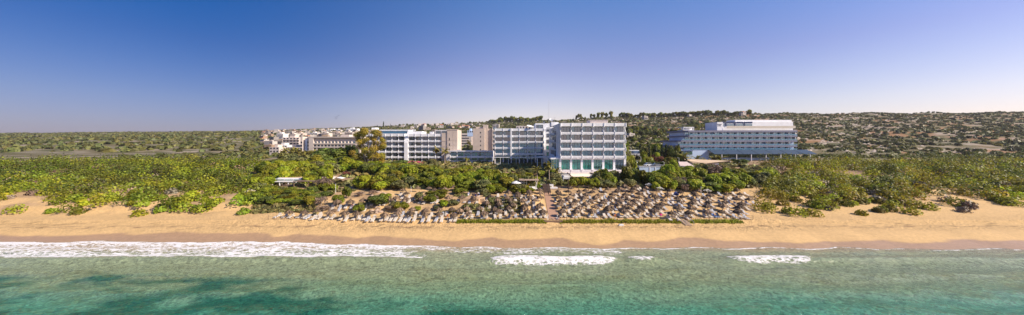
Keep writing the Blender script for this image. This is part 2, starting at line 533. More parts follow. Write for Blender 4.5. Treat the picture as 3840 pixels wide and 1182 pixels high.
# ------------------------------------------------------------------ sea
def foam(X, Y):
    S = ysh(X)
    d = S - Y
    n1 = fbm(X / 2.2, Y / 1.1, 101, 4)
    f = np.exp(-((d - .35 - .5 * (n1 - .5)) / .22) ** 2) * (.55 + .5 * fbm(X / 4, X * 0, 103, 2))
    lo = 54.2 + 1.5 * (fbm(X / 5, X * 0 + 5, 105, 3) - .5)
    a1 = (1 - sst(-22, -10, X + 9 * (fbm(X / 3, Y / 1.6, 106, 3) - .5))) * sst(lo - .3, lo + .5, Y) * sst(-.2, .4, d)
    f = np.maximum(f, a1 * (.50 + .42 * (fbm(X / 3.2, Y / .9, 107, 3) - .35) + .25 * np.exp(-((Y - lo - .8) / .9) ** 2) + .2 * np.exp(-((d - .8) / .8) ** 2)))
    a2 = sst(-22, -16, X) * (1 - sst(17, 27, X)) * sst(0, .6, d) * (1 - sst(2.6, 4.6, d))
    f = np.maximum(f, a2 * (.46 + .35 * (n1 - .5)))
    def brk(x0, x1, y0, y1, st):
        xm = (x - x0 if False else 0)
        e_ = .9 * (fbm(X / 1.5, X * 0 + x0, 109, 3) - .5)
        mid, hw = (y0 + y1) / 2, (y1 - y0) / 2
        tp = np.clip(np.minimum((X - x0) / 2.5, (x1 - X) / 3.5), 0, 1) ** .6
        dd = Y - mid - e_ - .35 * (1 - tp)
        n2 = fbm(X / 1.1, Y / .5, 111, 4)
        up = 1 - sst(hw * .45 * tp, hw * 1.0 * tp + .25, dd)
        lo_ = 1 - sst(hw * .5 * tp, hw * 1.9 * tp + .2, -dd + (n2 - .5) * 1.6)
        return st * np.minimum(up, lo_) * (.40 + .66 * n2) * (tp > 0) * np.clip(tp * 1.6, 0, 1)
    for q in ((-4.2, 18.6, 52.0, 55.6, 1.0), (19.4, 25.4, 53.0, 55.5, .95), (36.6, 52, 52.6, 55.4, .95)):
        f = np.maximum(f, brk(*q))
    f = np.maximum(f, .7 * np.exp(-((Y - 60.0) / .22) ** 2) * sst(33, 35, X) * (1 - sst(38, 39, X)))
    return np.clip(f, 0, 1)

def wz(X, Y):
    near = sst(20, 34, Y)
    calm = 1 - sst(-3.5, -.5, Y - ysh(X))
    z = (fbm(X / 2.4 + Y / 5, Y / 1.3, 121, 4) - .5) * .26 * (.35 + .65 * calm) * near
    z = z + .10 * np.sin(Y * 1.15 + 2.6 * fbm(X / 9, Y / 9, 123, 2) * 2) * near * calm
    fr = 53.4 + .7 * (fbm(X / 9, X * 0, 125, 2) - .5)
    prof = np.exp(-((Y - fr) / .75) ** 2) * .42 + np.exp(-((Y - fr - 1.3) / .9) ** 2) * .3
    am = np.maximum(np.maximum(sst(-6, -1, X) * (1 - sst(15, 20, X)), sst(18, 21, X) * (1 - sst(24, 30, X)) * .7), .8 * sst(34, 39, X))
    am = np.maximum(am, .75 * (1 - sst(-22, -12, X)))
    z = z + prof * am * 1.25
    f = foam(X, Y)
    z = z + f * .10 * (fbm(X / .5, Y / .4, 127, 2))
    return z + .01 - .12 * sst(1.5, 3, Y - ysh(X))

sx = steps((-4200, -300, 300), (-300, -70, 3), (-70, 70, .4), (70, 300, 3), (300, 4200, 300))
sy = steps((-3500, -100, 170), (-100, 20, 6), (20, 34, .7), (34, 66, .2), (66, 69, .5))
X, Y, V, Fq = grid(sx, sy, wz)
fm = foam(X, Y)
stops = [-3500, -300, -60, 10, 30, 36, 39, 42, 45, 48, 52, 56, 59, 62, 70]
cols = np.array([1.24, 1.0, .86]) * np.array([(.006, .03, .05), (.008, .05, .07), (.012, .09, .10), (.02, .14, .12), (.03, .19, .145), (.04, .215, .155), (.055, .225, .16), (.095, .235, .16),
                 (.125, .24, .15), (.160, .25, .155), (.178, .265, .175), (.19, .28, .195), (.215, .29, .21), (.29, .28, .19), (.30, .26, .17)])
yy = Y + 2.2 * (fbm(X / 12, Y / 5, 131, 4) - .5) * 2 + 1.2
wc = np.stack([np.interp(yy, stops, cols[:, k]) for k in range(3)], 1)
edge = np.interp(X, [-90, -34, -18, -8, 2, 14, 26, 90], [50, 46.5, 42.5, 40.2, 37.5, 33, 31, 31])
dk = (1 - sst(-1.8, 1.2, Y - edge)) * sst(.28, .62, fbm(X / 6, Y / 2.6, 133, 4)) * (1 - sst(20, 35, X) * .5)
wc = lerp(wc, np.tile(np.array([.008, .085, .045]), (len(X), 1)), dk * .9)
dk2 = sst(.55, .72, fbm(X / 5 + 40, Y / 1.6, 137, 4)) * (1 - sst(50, 53, Y))
wc = lerp(wc, wc * np.array([.8, .72, .62]), dk2 * .5)
me = npmesh('sea', V, Fq, [], {'wcol': ('POINT', wc), 'foam': ('POINT', fm)}, smooth=True)
SM = mat('sea_water', (.05, .2, .15), .12, var=0)
t = SM.node_tree
b = t.nodes['Principled BSDF']
b.inputs['IOR'].default_value = 1.33
L = t.links.new
ac = t.nodes.new('ShaderNodeAttribute'); ac.attribute_name = 'wcol'
af = t.nodes.new('ShaderNodeAttribute'); af.attribute_name = 'foam'
g = t.nodes.new('ShaderNodeNewGeometry')
mp = t.nodes.new('ShaderNodeMapping'); mp.inputs['Scale'].default_value = (1.1, 1.2, 1); mp.inputs['Rotation'].default_value = (0, 0, .35)
L(g.outputs['Position'], mp.inputs['Vector'])
def tn(scale, det, rou, src, dist=0):
    q = t.nodes.new('ShaderNodeTexNoise')
    q.inputs['Scale'].default_value = scale; q.inputs['Detail'].default_value = det; q.inputs['Roughness'].default_value = rou; q.inputs['Distortion'].default_value = dist
    L(src, q.inputs['Vector'])
    return q
n1 = tn(1.9, 7, .66, mp.outputs[0], .8)
n3 = tn(1.5, 6, .68, mp.outputs[0], 1.0)
# bright and dark of the ripples painted into the water colour
r = t.nodes.new('ShaderNodeMapRange'); r.inputs['From Min'].default_value = .36; r.inputs['From Max'].default_value = .64; r.inputs['To Min'].default_value = .58; r.inputs['To Max'].default_value = 1.48
L(n3.outputs[0], r.inputs['Value'])
x = t.nodes.new('ShaderNodeVectorMath'); x.operation = 'SCALE'
L(ac.outputs['Color'], x.inputs[0]); L(r.outputs[0], x.inputs['Scale'])
# foam: broken lace where the mask is thin, solid where it is thick
mp2 = t.nodes.new('ShaderNodeMapping'); mp2.inputs['Scale'].default_value = (.6, 1.3, 1); mp2.inputs['Rotation'].default_value = (0, 0, -.3)
L(g.outputs['Position'], mp2.inputs['Vector'])
n4 = tn(1.7, 9, .74, mp2.outputs[0], 1.6)
vo = t.nodes.new('ShaderNodeTexVoronoi'); vo.feature = 'DISTANCE_TO_EDGE'; vo.inputs['Scale'].default_value = 1.3
dv = t.nodes.new('ShaderNodeVectorMath'); dv.operation = 'MULTIPLY_ADD'
dv.inputs[1].default_value = (1.6, 1.6, 0)
L(n4.outputs['Color'], dv.inputs[0]); L(mp2.outputs[0], dv.inputs[2]); L(dv.outputs[0], vo.inputs['Vector'])
ve = t.nodes.new('ShaderNodeMapRange'); ve.inputs['From Min'].default_value = 0; ve.inputs['From Max'].default_value = .22; ve.inputs['To Min'].default_value = -.17; ve.inputs['To Max'].default_value = .16
L(vo.outputs['Distance'], ve.inputs['Value'])
s1 = t.nodes.new('ShaderNodeMath'); s1.operation = 'ADD'
L(n4.outputs[0], s1.inputs[0]); L(ve.outputs[0], s1.inputs[1])
s2 = t.nodes.new('ShaderNodeMath'); s2.operation = 'SUBTRACT'
L(af.outputs['Fac'], s2.inputs[0]); L(s1.outputs[0], s2.inputs[1])
s3 = t.nodes.new('ShaderNodeMapRange'); s3.inputs['From Min'].default_value = -.02; s3.inputs['From Max'].default_value = .14
L(s2.outputs[0], s3.inputs['Value'])
mx = t.nodes.new('ShaderNodeMix'); mx.data_type = 'RGBA'; mx.inputs['B'].default_value = (.82, .80, .80, 1)
L(s3.outputs[0], mx.inputs['Factor']); L(x.outputs[0], mx.inputs['A']); L(mx.outputs['Result'], b.inputs['Base Color'])
mr = t.nodes.new('ShaderNodeMapRange'); mr.inputs['To Min'].default_value = .10; mr.inputs['To Max'].default_value = .8
L(s3.outputs[0], mr.inputs['Value']); L(mr.outputs[0], b.inputs['Roughness'])
bp = t.nodes.new('ShaderNodeBump'); bp.inputs['Strength'].default_value = .75; bp.inputs['Distance'].default_value = .4
L(n1.outputs[0], bp.inputs['Height'])
bp2 = t.nodes.new('ShaderNodeBump'); bp2.inputs['Strength'].default_value = .5; bp2.inputs['Distance'].default_value = .15
L(s3.outputs[0], bp2.inputs['Height']); L(bp.outputs[0], bp2.inputs['Normal']); L(bp2.outputs[0], b.inputs['Normal'])
me.materials.append(SM)
sobj = obj('sea', me)
sobj['kind'] = 'structure'

# ------------------------------------------------------------------ hotels
def window_meshes(bw, wh, frac=.82, mats=(CURT, DARKG), mull=3, key=''):
    """frame with sliding leaves, 4 mixes of curtained and open glass; origin at the left foot of the bay, glass plane y=0"""
    x0, x1 = bw * .05, bw * (.05 + frac)
    fr = MB()
    fr.box(x0, x1, -.04, .04, wh - .07, wh)
    fr.box(x0, x1, -.04, .04, 0, .08)
    leaf = (x1 - x0) / mull
    for k in range(mull + 1):
        c_ = x0 + k * leaf
        wd = .045 if 0 < k < mull else .05
        fr.box(c_ - wd, c_ + wd, -.045, .045, .08, wh - .07)
    frame = fr.mesh('window_frame', FRAME)
    panes = []
    for pat in ((0, 0, 0, 0), (0, 1, 0, 0), (0, 0, 1, 0), (1, 0, 0, 1)):
        p = MB()
        for k in range(mull):
            p.add([(x0 + k * leaf + .03, 0, .05), (x0 + (k + 1) * leaf - .03, 0, .05), (x0 + (k + 1) * leaf - .03, 0, wh - .05), (x0 + k * leaf + .03, 0, wh - .05)], [(0, 1, 2, 3)], pat[k % 4])
        panes.append(p.mesh('pane', list(mats)))
    return frame, panes

def balcony_mesh(bw, deep=1.5, wallm=WHITE):
    b_ = MB()
    b_.box(.1, bw - .1, 0, .14, -.02, .66)            # parapet panel
    b_.box(.1, bw - .1, .10, .24, -.36, -.02)          # recessed lower beam
    b_.box(bw * .5 - .3, bw * .5 + .3, .02, .12, -.30, -.04)
    b_.box(.0, bw, .14, deep, -.28, -.06)              # slab
    return b_.mesh('balcony', wallm)

def fin_mesh(fh, deep=1.5, top=False, wallm=WHITE):
    f_ = MB()
    f_.prism([(-.12, -.62), (.02, -.62), (.02, -.4), (deep, -.4), (deep, fh - .4), (deep - .55, fh - .4), (deep - .75, 1.5), (.35, .72), (-.12, .80)], -.1, .1, 'x')
    return f_.mesh('balcony_divider', wallm)

def wing(root, x0, Y, bays, bw, slabs, ptop, base, depth, deep=1.5, fh=2.97, glass=(CURT, DARKG), wallm=WHITE, endr=.25, endl=.25, seed=1, ground_glass=None, wh=None, low_glass=None, nlow=2):
    """storeys of balconied bays; x0/Y are world coordinates, root sits at (x0, Y, base)"""
    rr = random.Random(seed)
    W = bays * bw
    zb = lambda z: z - base
    top = slabs[0] + fh
    m = MB()
    yb = deep + .12
    m.box(-endl, W + endr, yb, depth, 0, zb(top) + .3)                       # body behind the glass
    m.build('wall', wallm, root)
    m = MB()
    m.box(-endl, W + endr, -.05, .25, zb(top) - .1, zb(ptop))                 # roof fascia
    m.box(-endl, W + endr, .25, yb, zb(top) - .1, zb(top) + .25)
    m.box(-endl, -endl + .25, .25, depth, zb(top) + .3, zb(ptop))
    m.box(W + endr - .25, W + endr, .25, depth, zb(top) + .3, zb(ptop))
    for k in range(bays + 1):
        m.box(k * bw - .17, k * bw + .17, -.2, -.05, zb(top) - .45, zb(ptop) + .05)
    m.build('roof_parapet', wallm, root)
    wh = wh or fh - .35
    fr, panes = window_meshes(bw, wh, mats=glass)
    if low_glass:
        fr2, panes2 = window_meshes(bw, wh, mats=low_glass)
    bal = balcony_mesh(bw, deep, wallm)
    fin = fin_mesh(fh, deep, wallm=wallm)
    for j, s in enumerate(slabs):
        for k in range(bays):
            wf = obj('window', fr, root, (k * bw, deep + .02, zb(s)))
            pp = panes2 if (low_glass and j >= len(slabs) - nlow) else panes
            obj('pane', rr.choice([pp[0], pp[0], pp[1], pp[2], pp[3]]), wf, (0, 0, 0))
            obj('balcony', bal, root, (k * bw, 0, zb(s)))
        for k in range(bays + 1):
            obj('balcony_divider', fin, root, (k * bw, 0, zb(s)))
    return W

def zr(p, Y):
    return H - (p - HY) * Y / F

# --- main block nearest the beach
Y = 120.0
root = thing('hotel_block', 'white six bay hotel block with tall green glazed ground storey, nearest the beach', 'hotel', (18.6, Y, 9.5))
bw = 4.13
slabs = [23.45, 20.45, 17.42, 14.4]
wing(root, 18.6, Y, 6, bw, slabs, 27.55, 9.5, 17, fh=2.98, seed=3, low_glass=(glassmat('sea_reflection_glass', (.05, .14, .16), .28), DARKG))  # teal of the lower storeys: sea reflection painted into the glass colour
W = 6 * bw
# green glazed ground storey
for k in range(6):
    f_ = MB()
    x0, x1 = k * bw + .35, k * bw + bw - .55
    zb0, zb1 = .25, 3.95
    f_.box(x0, x1, 1.2, 1.3, zb0, zb0 + .1); f_.box(x0, x1, 1.2, 1.3, zb1 - .1, zb1); f_.box(x0, x1, 1.19, 1.3, zb1 - .85, zb1 - .72)
    for q in range(4):
        c_ = x0 + (x1 - x0) * q / 3
        f_.box(c_ - .05, c_ + .05, 1.21, 1.31, zb0 + .1, zb1 - .1)
    wf = f_.build('shop_window', FRAME, root)
    p = MB()
    for q in range(3):
        a0, a1 = x0 + (x1 - x0) * q / 3 + .04, x0 + (x1 - x0) * (q + 1) / 3 - .04
        p.add([(a0, 1.27, zb0), (a1, 1.27, zb0), (a1, 1.27, zb1), (a0, 1.27, zb1)], [(0, 1, 2, 3)])
    p.build('pane', DARKG if k == 5 else (glassmat('dark_teal_glass', (.012, .10, .10), .4, (.6, .95, .9)) if k == 3 else TEALG), wf)
m = MB()
pm = MB().box(-.5, .3, .75, 1.3, .2, 4.05).mesh('pillar', WHITE)
for k in range(7):
    obj('pillar', pm, root, (k * bw, 0, 0))
m.box(-.5, W + .3, .7, 1.6, 4.05, 4.62)
m.build('lintel', WHITE, root)
m = MB()
m.box(-1.2, W + .5, -1.2, 1.15, -.55, .12)
for k in range(7):
    m.box(k * bw - .2, k * bw + .1, -1.4, -1.1, -.3, .75)
m.box(-1.2, W + .5, -1.3, -1.15, -.1, .35)
m.build('plinth', WHITE, root)
# left side face with its own small balconies
m = MB()
m.box(-.55, -.25, 1.7, 17, 0, 18.0)
m.build('side_wall', WHITE, root)
sb = MB()
sb.box(-1.35, -.56, 0, 4.2, -.3, -.12); sb.box(-1.4, -1.28, 0, 4.2, -.3, .75)
for q in range(9):
    sb.box(-1.46, -1.40, q * .5 + .05, q * .5 + .25, -.2, .6)
sbm = sb.mesh('side_balcony', WHITE)
sg = MB().add([(0, 0, 0), (0, 3.4, 0), (0, 3.4, 2.3), (0, 0, 2.3)], [(0, 3, 2, 1)]).mesh('side_window', CURT)
for s in slabs + [slabs[-1] - 0]:
    pass
for s in slabs:
    for q in range(4):
        obj('side_balcony', sbm, root, (0, 9.2 + q * 4.4, s - 9.5))
        obj('side_window', sg, root, (-.57, 9.6 + q * 4.4, s - 9.5 + .05))
m = MB()
m.box(-.5, 24.5, 16.9, 34, 0, 17.2)
m.build('rear_wall', WHITE, root)
# rooftop
m = MB()
m.box(12.4, 19.4, 5, 11, 17.7, 19.45); m.box(12.2, 19.6, 4.8, 11.2, 19.45, 19.6)
m.build('roof_house', BEIGE2, root)
m = MB()
m.box(-1.9, 1.2, 14, 20, 17.5, 19.3)
m.build('lift_house', WHITE, root)
tag(MB().tube([(16.3, 139, 28.7), (16.3, 139, 39)], [.09, .05], 5).build('aerial_mast', METAL), 'tall thin mast on the roof beside the satellite dish', 'mast')
# lower entrance corner with teal glass
m = MB()
m.box(-3.3, -.6, 1.6, 12, .1, 4.2)
m.build('corner_glazing', TEALG, root)
m = MB()
for k in range(4):
    m.box(-3.4 + k * .9, -3.25 + k * .9, 1.4, 1.59, .1, 4.2)
m.box(-3.8, -.2, .9, 14, 4.2, 4.75)
m.build('corner_canopy', WHITE, root)

# --- middle wing
Y = 157.0
bw = 4.06
x0 = xat(1856, Y)
base = 9.2
root = thing('hotel_wing', 'white balconied hotel wing with blue glass set back behind the main block', 'hotel', (x0, Y, base))
sl_ = [zr(p, Y) - .66 for p in (507.7, 529.7, 552, 574.6)]
wing(root, x0, Y, 6, bw, sl_, zr(482, Y), base, 14, fh=2.97, seed=11, low_glass=(BLUEG, DARKG))  # lower storeys take blue panes, the mirrored sea painted in as tint
m = MB()
m.prism([(-.5, zr(597, Y) - base), (-.5, zr(482, Y) - base + .1), (1.8, zr(482, Y) - base + .1), (1.8, zr(597, Y) - base)], 2 * bw - .45, 2 * bw + .3, 'x')
m.build('fin_wall', WHITE, root)
m = MB()       # extra storey on the right and stair tower
zt = zr(462, Y) - base
m.box(5 * bw - .1, 10.2 * bw, 1.7, 13, 0, zt)
m.box(5 * bw - .2, 7.4 * bw, 1.2, 1.7, zr(484, Y) - base, zr(482, Y) - base)
m.build('upper_storey', WHITE, root)
fr, pn = window_meshes(bw, 2.1)
wf = obj('window', fr, root, (5 * bw + .2, 1.62, zr(484, Y) - base + .1)); obj('pane', pn[1], wf, (0, 0, 0))
fr, pn = window_meshes(2.2, 1.9, mats=(CURT, TEALG), mull=2)
for i, p in enumerate((493, 515, 538, 561, 585)):
    wf = obj('window', fr, root, (6.35 * bw, 1.62, zr(p, Y) - base)); obj('pane', pn[0] if i < 3 else pn[3], wf, (0, 0, 0))
# ground floor terrace: glass, posts, parapet, canopy
m = MB()
m.box(0, 6 * bw, 1.5, 1.6, .2, 5.6)
m.build('lounge_glazing', DARKG, root)
m = MB()
for k in range(6):
    m.box(k * bw + .3, k * bw + bw - .5, 1.42, 1.5, 4.5, 5.5)
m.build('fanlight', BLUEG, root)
pm = MB().box(-.35, .25, 1.0, 1.45, 0, 5.7).mesh('pillar', OFFW)
for k in range(7):
    obj('pillar', pm, root, (k * bw, 0, 0))
m = MB()
for k in range(6):
    m.box(-1 + k * bw * .93, -.85 + k * bw * .93, -5.1, -4.95, -.5, 3.7)
m.box(-1.2, 5.2 * bw, -5.2, -4.95, 3.7, 3.95)
m.build('terrace_frame', WHITE, root)
m = MB()
m.box(-1.2, 2.1 * bw, -5.4, 1.4, -.3, .1); m.box(-1.2, 2.1 * bw, -5.5, -5.3, -.3, .75)
m.box(2.3 * bw, 5.5 * bw, -4.9, 1.4, -1.2, -.8)
m.build('terrace', WHITE, root)
m = MB()
m.box(-1.1, 1.7 * bw, -5.2, -4.6, -4.5, -.32)
m.build('stone_base', STONE, root)
tag(MB().prism([(0, 0), (13.2, -.0), (15.5, 3), (12, 12), (3, 12), (-1, 5)], 0, .35, 'z').build('entrance_canopy', [OFFW], None, (xat(2008, 135), 133.0, zr(592, 135))), 'flat brown topped canopy with white edge between the two blocks', 'canopy')
cn = thing('covered_terrace', 'white columned terrace with steps between the wing and main block', 'terrace', (xat(2015, 133), 131, 9.0))
m = MB()
m.box(-1.5, 9, -2, 9, -2.6, .0)
m.build('floor', OFFW, cn)
cm = MB().box(-.16, .16, -.16, .16, 0, 4.5).mesh('column', WHITE)
for k in range(5):
    obj('column', cm, cn, (k * 1.9, 2.6 - k * .5, 0))
m = MB()
for k in range(7):
    m.box(-5.2 + k * .0, 0 - k * .35, -2.6 - k * .42, -2.2 - k * .42, -2.6, -.35 - k * .32)
m.build('step', WHITE, cn)
m = MB()
m.tube([(-1.5, -2, 1.0), (8.8, -2, 1.0)], .05); m.tube([(-1.5, -2, .5), (8.8, -2, .5)], .03)
for k in range(8):
    m.tube([(-1.5 + k * 1.47, -2, 0), (-1.5 + k * 1.47, -2, 1)], .04)
m.build('railing', PLAST, cn)

# rooftop dishes and aerials
def dish(px_, py_, Y, r, mt, lab, tilt=.5, rz=.4):
    p = at(px_, py_, Y)
    d = thing('satellite_dish', lab, 'satellite dish', (p.x, Y, p.z - r * 1.3))
    m = MB().lathe([(0.001, 0), (r * .4, r * .05), (r * .75, r * .17), (r, r * .32), (r * .99, r * .36), (r * .7, r * .22), (.001, .06)], 18)
    o = m.build('reflector', mt, d, (0, 0, r * 1.3))
    o.rotation_euler = (1.25 - tilt, 0, rz)
    m = MB().tube([(0, 0, -.2), (0, 0, r * 1.25)], [.18, .10], 6)
    m.tube([(0, 0, r * 1.3), (-.25 * r, -r * 1.1, r * 1.75)], .04, 4)
    m.build('mount', METAL, d)
dish(2066, 453, 140, 1.0, METAL, 'grey satellite dish facing the sea on the hotel roof', .6, .5)
dish(2040, 459, 141, .45, METAL, 'small dark dish beside the big grey one on the roof', .6, -.7)
dish(1988, 478, 158, 1.9, CANVAS, 'large white dish on the roof of the set back wing', .9, .6)
o = MB()
for k in range(5):
    q = k * 1.5
    o.prism([(q, 0), (q + 1.5, 0), (q + 1.5, 1.6), (q + .0, 1.6)], 0.3, 3, 'y', 0)
    o.prism([(q + .2, 0.02), (q + 1.3, .02), (q + .75, 1.35)], 0.18, .3, 'y', 1)
p = at(1936, 482, 160)
tag(o.build('roof_lantern', [BEIGE2, FRAME], None, (p.x, 160, p.z - .3)), 'row of dark triangular skylights in a beige box on the wing roof', 'skylight')
for i, (a_, b_, y_, z1) in enumerate(((1858, 474, 158, 466), (2079, 462, 140, 440))):
    p0, p1 = at(a_, b_, y_), at(a_, z1, y_)
    m = MB().tube([p0 - Vector((0, 0, 1)), p1], .05, 4)
    for q in range(3):
        m.tube([p1 + Vector((-.7, 0, -.25 * q)), p1 + Vector((.7, 0, -.25 * q))], .025, 4)
    tag(m.build('television_aerial', METAL), ['television aerial at the left end of the wing roof', 'television aerial beside the tall mast'][i], 'aerial')

# --- left wing
Y = 176.0
base = 8.2
x0 = xat(1371, Y)
root = thing('hotel_wing', 'long white five storey hotel wing left of the beige end wall, behind the eucalyptus', 'hotel', (x0, Y, base))
sl_ = [zr(p, Y) - .66 for p in (526.3, 546.4, 566.5, 586.6, 606.8)]
Wl = wing(root, x0, Y, 6, (xat(1516, Y) - x0) / 6, sl_, zr(502, Y), base, 13, fh=2.99, seed=21, endr=.0)
# slanted fin between the two parts
m = MB()
zt = zr(502, Y) - base
m.prism([(-.4, 0), (-.4, zt - 5), (1.2, zt + .15), (4, zt + .15), (4, 0)], Wl, xat(1530, Y) - x0, 'x')
m.build('fin_wall', WHITE, root)
xb = xat(1530, Y) - x0
nb = 5
bwb = (xat(1656, Y) - xat(1530, Y)) / nb
sub = random.Random(4)
fr, panes = window_meshes(bwb, 2.62)
bal = balcony_mesh(bwb)
fin = fin_mesh(2.99)
m = MB(); m.box(xb, xb + nb * bwb, 1.62, 13, 0, zt - .9); m.build('wall', WHITE, root)
m = MB(); m.box(xb, xb + nb * bwb + .3, -.05, .25, zt - 1.5, zt)
for k in range(nb + 1):
    m.box(xb + k * bwb - .17, xb + k * bwb + .17, -.2, -.05, zt - 1.8, zt + .05)
m.box(xb, xb + nb * bwb, .25, 1.6, zt - 1.6, zt - 1.2)
m.build('roof_parapet', WHITE, root)
for s in sl_:
    for k in range(nb):
        wf = obj('window', fr, root, (xb + k * bwb, 1.52, s - base)); obj('pane', sub.choice(panes), wf, (0, 0, 0))
        obj('balcony', bal, root, (xb + k * bwb, 0, s - base))
    for k in range(nb + 1):
        obj('balcony_divider', fin, root, (xb + k * bwb, 0, s - base))
m = MB()                               # set-back attic with its glazing strip
m.box(xat(1395, Y) - x0, xat(1520, Y) - x0, 5, 13, zt - 1, zr(487, Y) - base)
m.box(xat(1520, Y) - x0, xat(1576, Y) - x0, 3, 12, zt - 1, zr(492, Y) - base)
m.box(xat(1608, Y) - x0, xat(1622, Y) - x0, 1.5, 5, zt - 1, zr(494, Y) - base)
m.box(xat(1392, Y) - x0, xat(1548, Y) - x0, 4.4, 5, zr(489, Y) - base, zr(485.5, Y) - base)
m.build('attic', WHITE, root)
m = MB()
m.box(xat(1415, Y) - x0, xat(1519, Y) - x0, 4.7, 4.95, zr(500, Y) - base, zr(491, Y) - base)
m.build('attic_window', BLUEG, root)
m = MB()
m.box(xat(1626, Y) - x0, xat(1680, Y) - x0, 2.5, 11, zt - 1, zr(487, Y) - base)
m.build('penthouse', OFFW, root)
fr, pn = window_meshes(3.4, 1.9, mats=(CURT, DARKG))
for p_ in (1629, 1652):
    wf = obj('window', fr, root, (xat(p_, Y) - x0, 2.44, zt - .3)); obj('pane', pn[1], wf, (0, 0, 0))
# beige end part
m = MB()
xe = xat(1656, Y) - x0
xe1 = xat(1715, Y) - x0
ze = zr(486, Y) - base
m.box(xat(1677, Y) - x0, xe1, -.6, 14, 0, ze)
m.box(xe, xat(1677, Y) - x0, -.3, 14, 0, zr(499, Y) - base)
m.box(xat(1676, Y) - x0 - .3, xe1 + .2, -.75, -.6, ze - .35, ze + .1)
for p_ in (527, 547, 567, 588):        # render joints standing a touch proud
    m.box(xe + .2, xe1 - .3, -.66, -.6, zr(p_, Y) - base, zr(p_, Y) - base + .1)
m.box(xe + 3.1, xe + 3.2, -.36, -.3, 1, 14); m.box(xat(1700, Y) - x0, xat(1700, Y) - x0 + .1, -.67, -.6, 1, ze - 1)
m.build('end_wall', BEIGE, root)
sw = MB().box(-.2, .2, -.08, 0, 0, 1.35).mesh('slit_window', FRAME)
for p_ in (527, 547, 566.5, 587):
    obj('slit_window', sw, root, (xat(1686, Y) - x0, -.6, zr(p_, Y) - base))

# --- low two storey annexe
Y = 168.0
base = 8.4
x0 = xat(1687, Y)
root = thing('hotel_annexe', 'low two storey white annexe with white parasols in front of its arcade', 'hotel annexe', (x0, Y, base))
sl_ = [zr(p, Y) - .66 for p in (585.5, 606)]
bwb = (xat(1844, Y) - x0) / 6
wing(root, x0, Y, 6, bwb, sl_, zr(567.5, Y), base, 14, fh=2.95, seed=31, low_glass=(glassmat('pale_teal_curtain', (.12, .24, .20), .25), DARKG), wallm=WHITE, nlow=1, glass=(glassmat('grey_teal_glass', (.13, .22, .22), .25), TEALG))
m = MB()
m.box(-2.2, -.3, .5, 14, 0, zr(568.5, Y) - base)
m.box(-.2, 6 * bwb, 1.5, 1.6, 0, 2.2)
m.box(-2.3, 6 * bwb + .6, -.3, .6, zr(570, Y) - base + .5, zr(567.5, Y) - base + .35)
m.build('end_wall', OFFW, root)
pm = MB().box(-.3, .3, .1, .5, -1.5, 2.3).mesh('arcade_pillar', OFFW)
for k in range(7):
    obj('arcade_pillar', pm, root, (k * bwb, 0, 0))
m = MB()
for k, (a_, b_) in enumerate(((3, 1.1), (8.2, 1.2), (11, .5), (12.4, .5), (16.5, 1.6))):
    m.box(a_, a_ + b_ * 1.6, 4, 5.5, zr(568, Y) - base, zr(568, Y) - base + .5 + .3 * (k == 0))
m.build('roof_plant', METAL, root)
for i, p_ in enumerate((1721, 1742, 1772, 1794, 1811, 1833)):
    Yp = 152
    q = at(p_, 619, Yp)
    u = thing('parasol', 'white canvas parasol by the annexe, %s from the left' % ordn(i + 1), 'parasol', (q.x, Yp, q.z - 2.3), 0, 'white parasols in front of the annexe')
    MB().lathe([(0.02, 2.7), (1.0, 2.45), (1.75, 2.1), (1.75, 2.0), (1.0, 2.3), (.02, 2.5)], 8).build('canopy', CANVAS, u)
    MB().tube([(0, 0, 0), (0, 0, 2.6)], .04, 5).build('pole', METAL, u)

# --- beige tower behind
Y = 223.0
base = 8.6
x0 = xat(1773, Y)
root = thing('hotel_tower', 'plain beige tower with a column of tiny windows behind the annexe', 'building', (x0, Y, base))
q = lambda p_: xat(p_, Y) - x0
z = lambda p_: zr(p_, Y) - base
m = MB()
m.box(0, q(1817), 0, 12, 0, z(482)); m.box(q(1783), q(1814), 3, 10, z(482), z(475))
m.box(q(1811), q(1828), 1.5, 5, 0, z(468)); m.box(q(1817), q(1845), 2.5, 14, 0, z(482))
m.build('wall', BEIGE, root)
sw = MB().box(-.3, .3, -.09, 0, 0, .9).mesh('window', FRAME)
for k in range(5):
    obj('window', sw, root, (q(1802), 0, z(500 + k * 15.9)))
bm = MB().box(0, q(1860) - q(1845), 1.0, 2.45, 0, 1.1).box(0, .3, 1.1, 2.4, 1.1, 2.8).mesh('balcony', BEIGE2)
dm = MB().box(0, 2.5, 2.42, 2.52, 0, 2.2).mesh('balcony_door', DARKG)
for k in range(6):
    obj('balcony', bm, root, (q(1845), 0, z(493 + k * 16.2)))
    obj('balcony_door', dm, root, (q(1845) + .6, .5, z(493 + k * 16.2) + .9))
MB().box(q(1845), q(1862), 3.02, 14, 0, z(488)).build('side_wing', BEIGE2, root)
# --- beige block with long slit windows
Y = 345.0
x0 = xat(1700, Y)
base = 9.0
root = thing('beige_block', 'pale beige block with long dark slit windows behind the hotel end wall', 'building', (x0, Y, base))
q = lambda p_: xat(p_, Y) - x0
z = lambda p_: zr(p_, Y) - base
MB().box(0, q(1768), 0, 20, 0, z(500)).box(q(1768), q(1776), 2, 18, 0, z(512)).build('wall', BEIGE2, root)
sm = MB().box(0, q(1759) - q(1716), -.15, 0, 0, .9)
for k in range(12):
    sm.box(k * 1.05 + .5, k * 1.05 + .62, -.25, -.15, 0, .9)
sm = sm.mesh('strip_window', FRAME)
for k in range(7):
    obj('strip_window', sm, root, (q(1716), 0, z(510 + k * 10)))
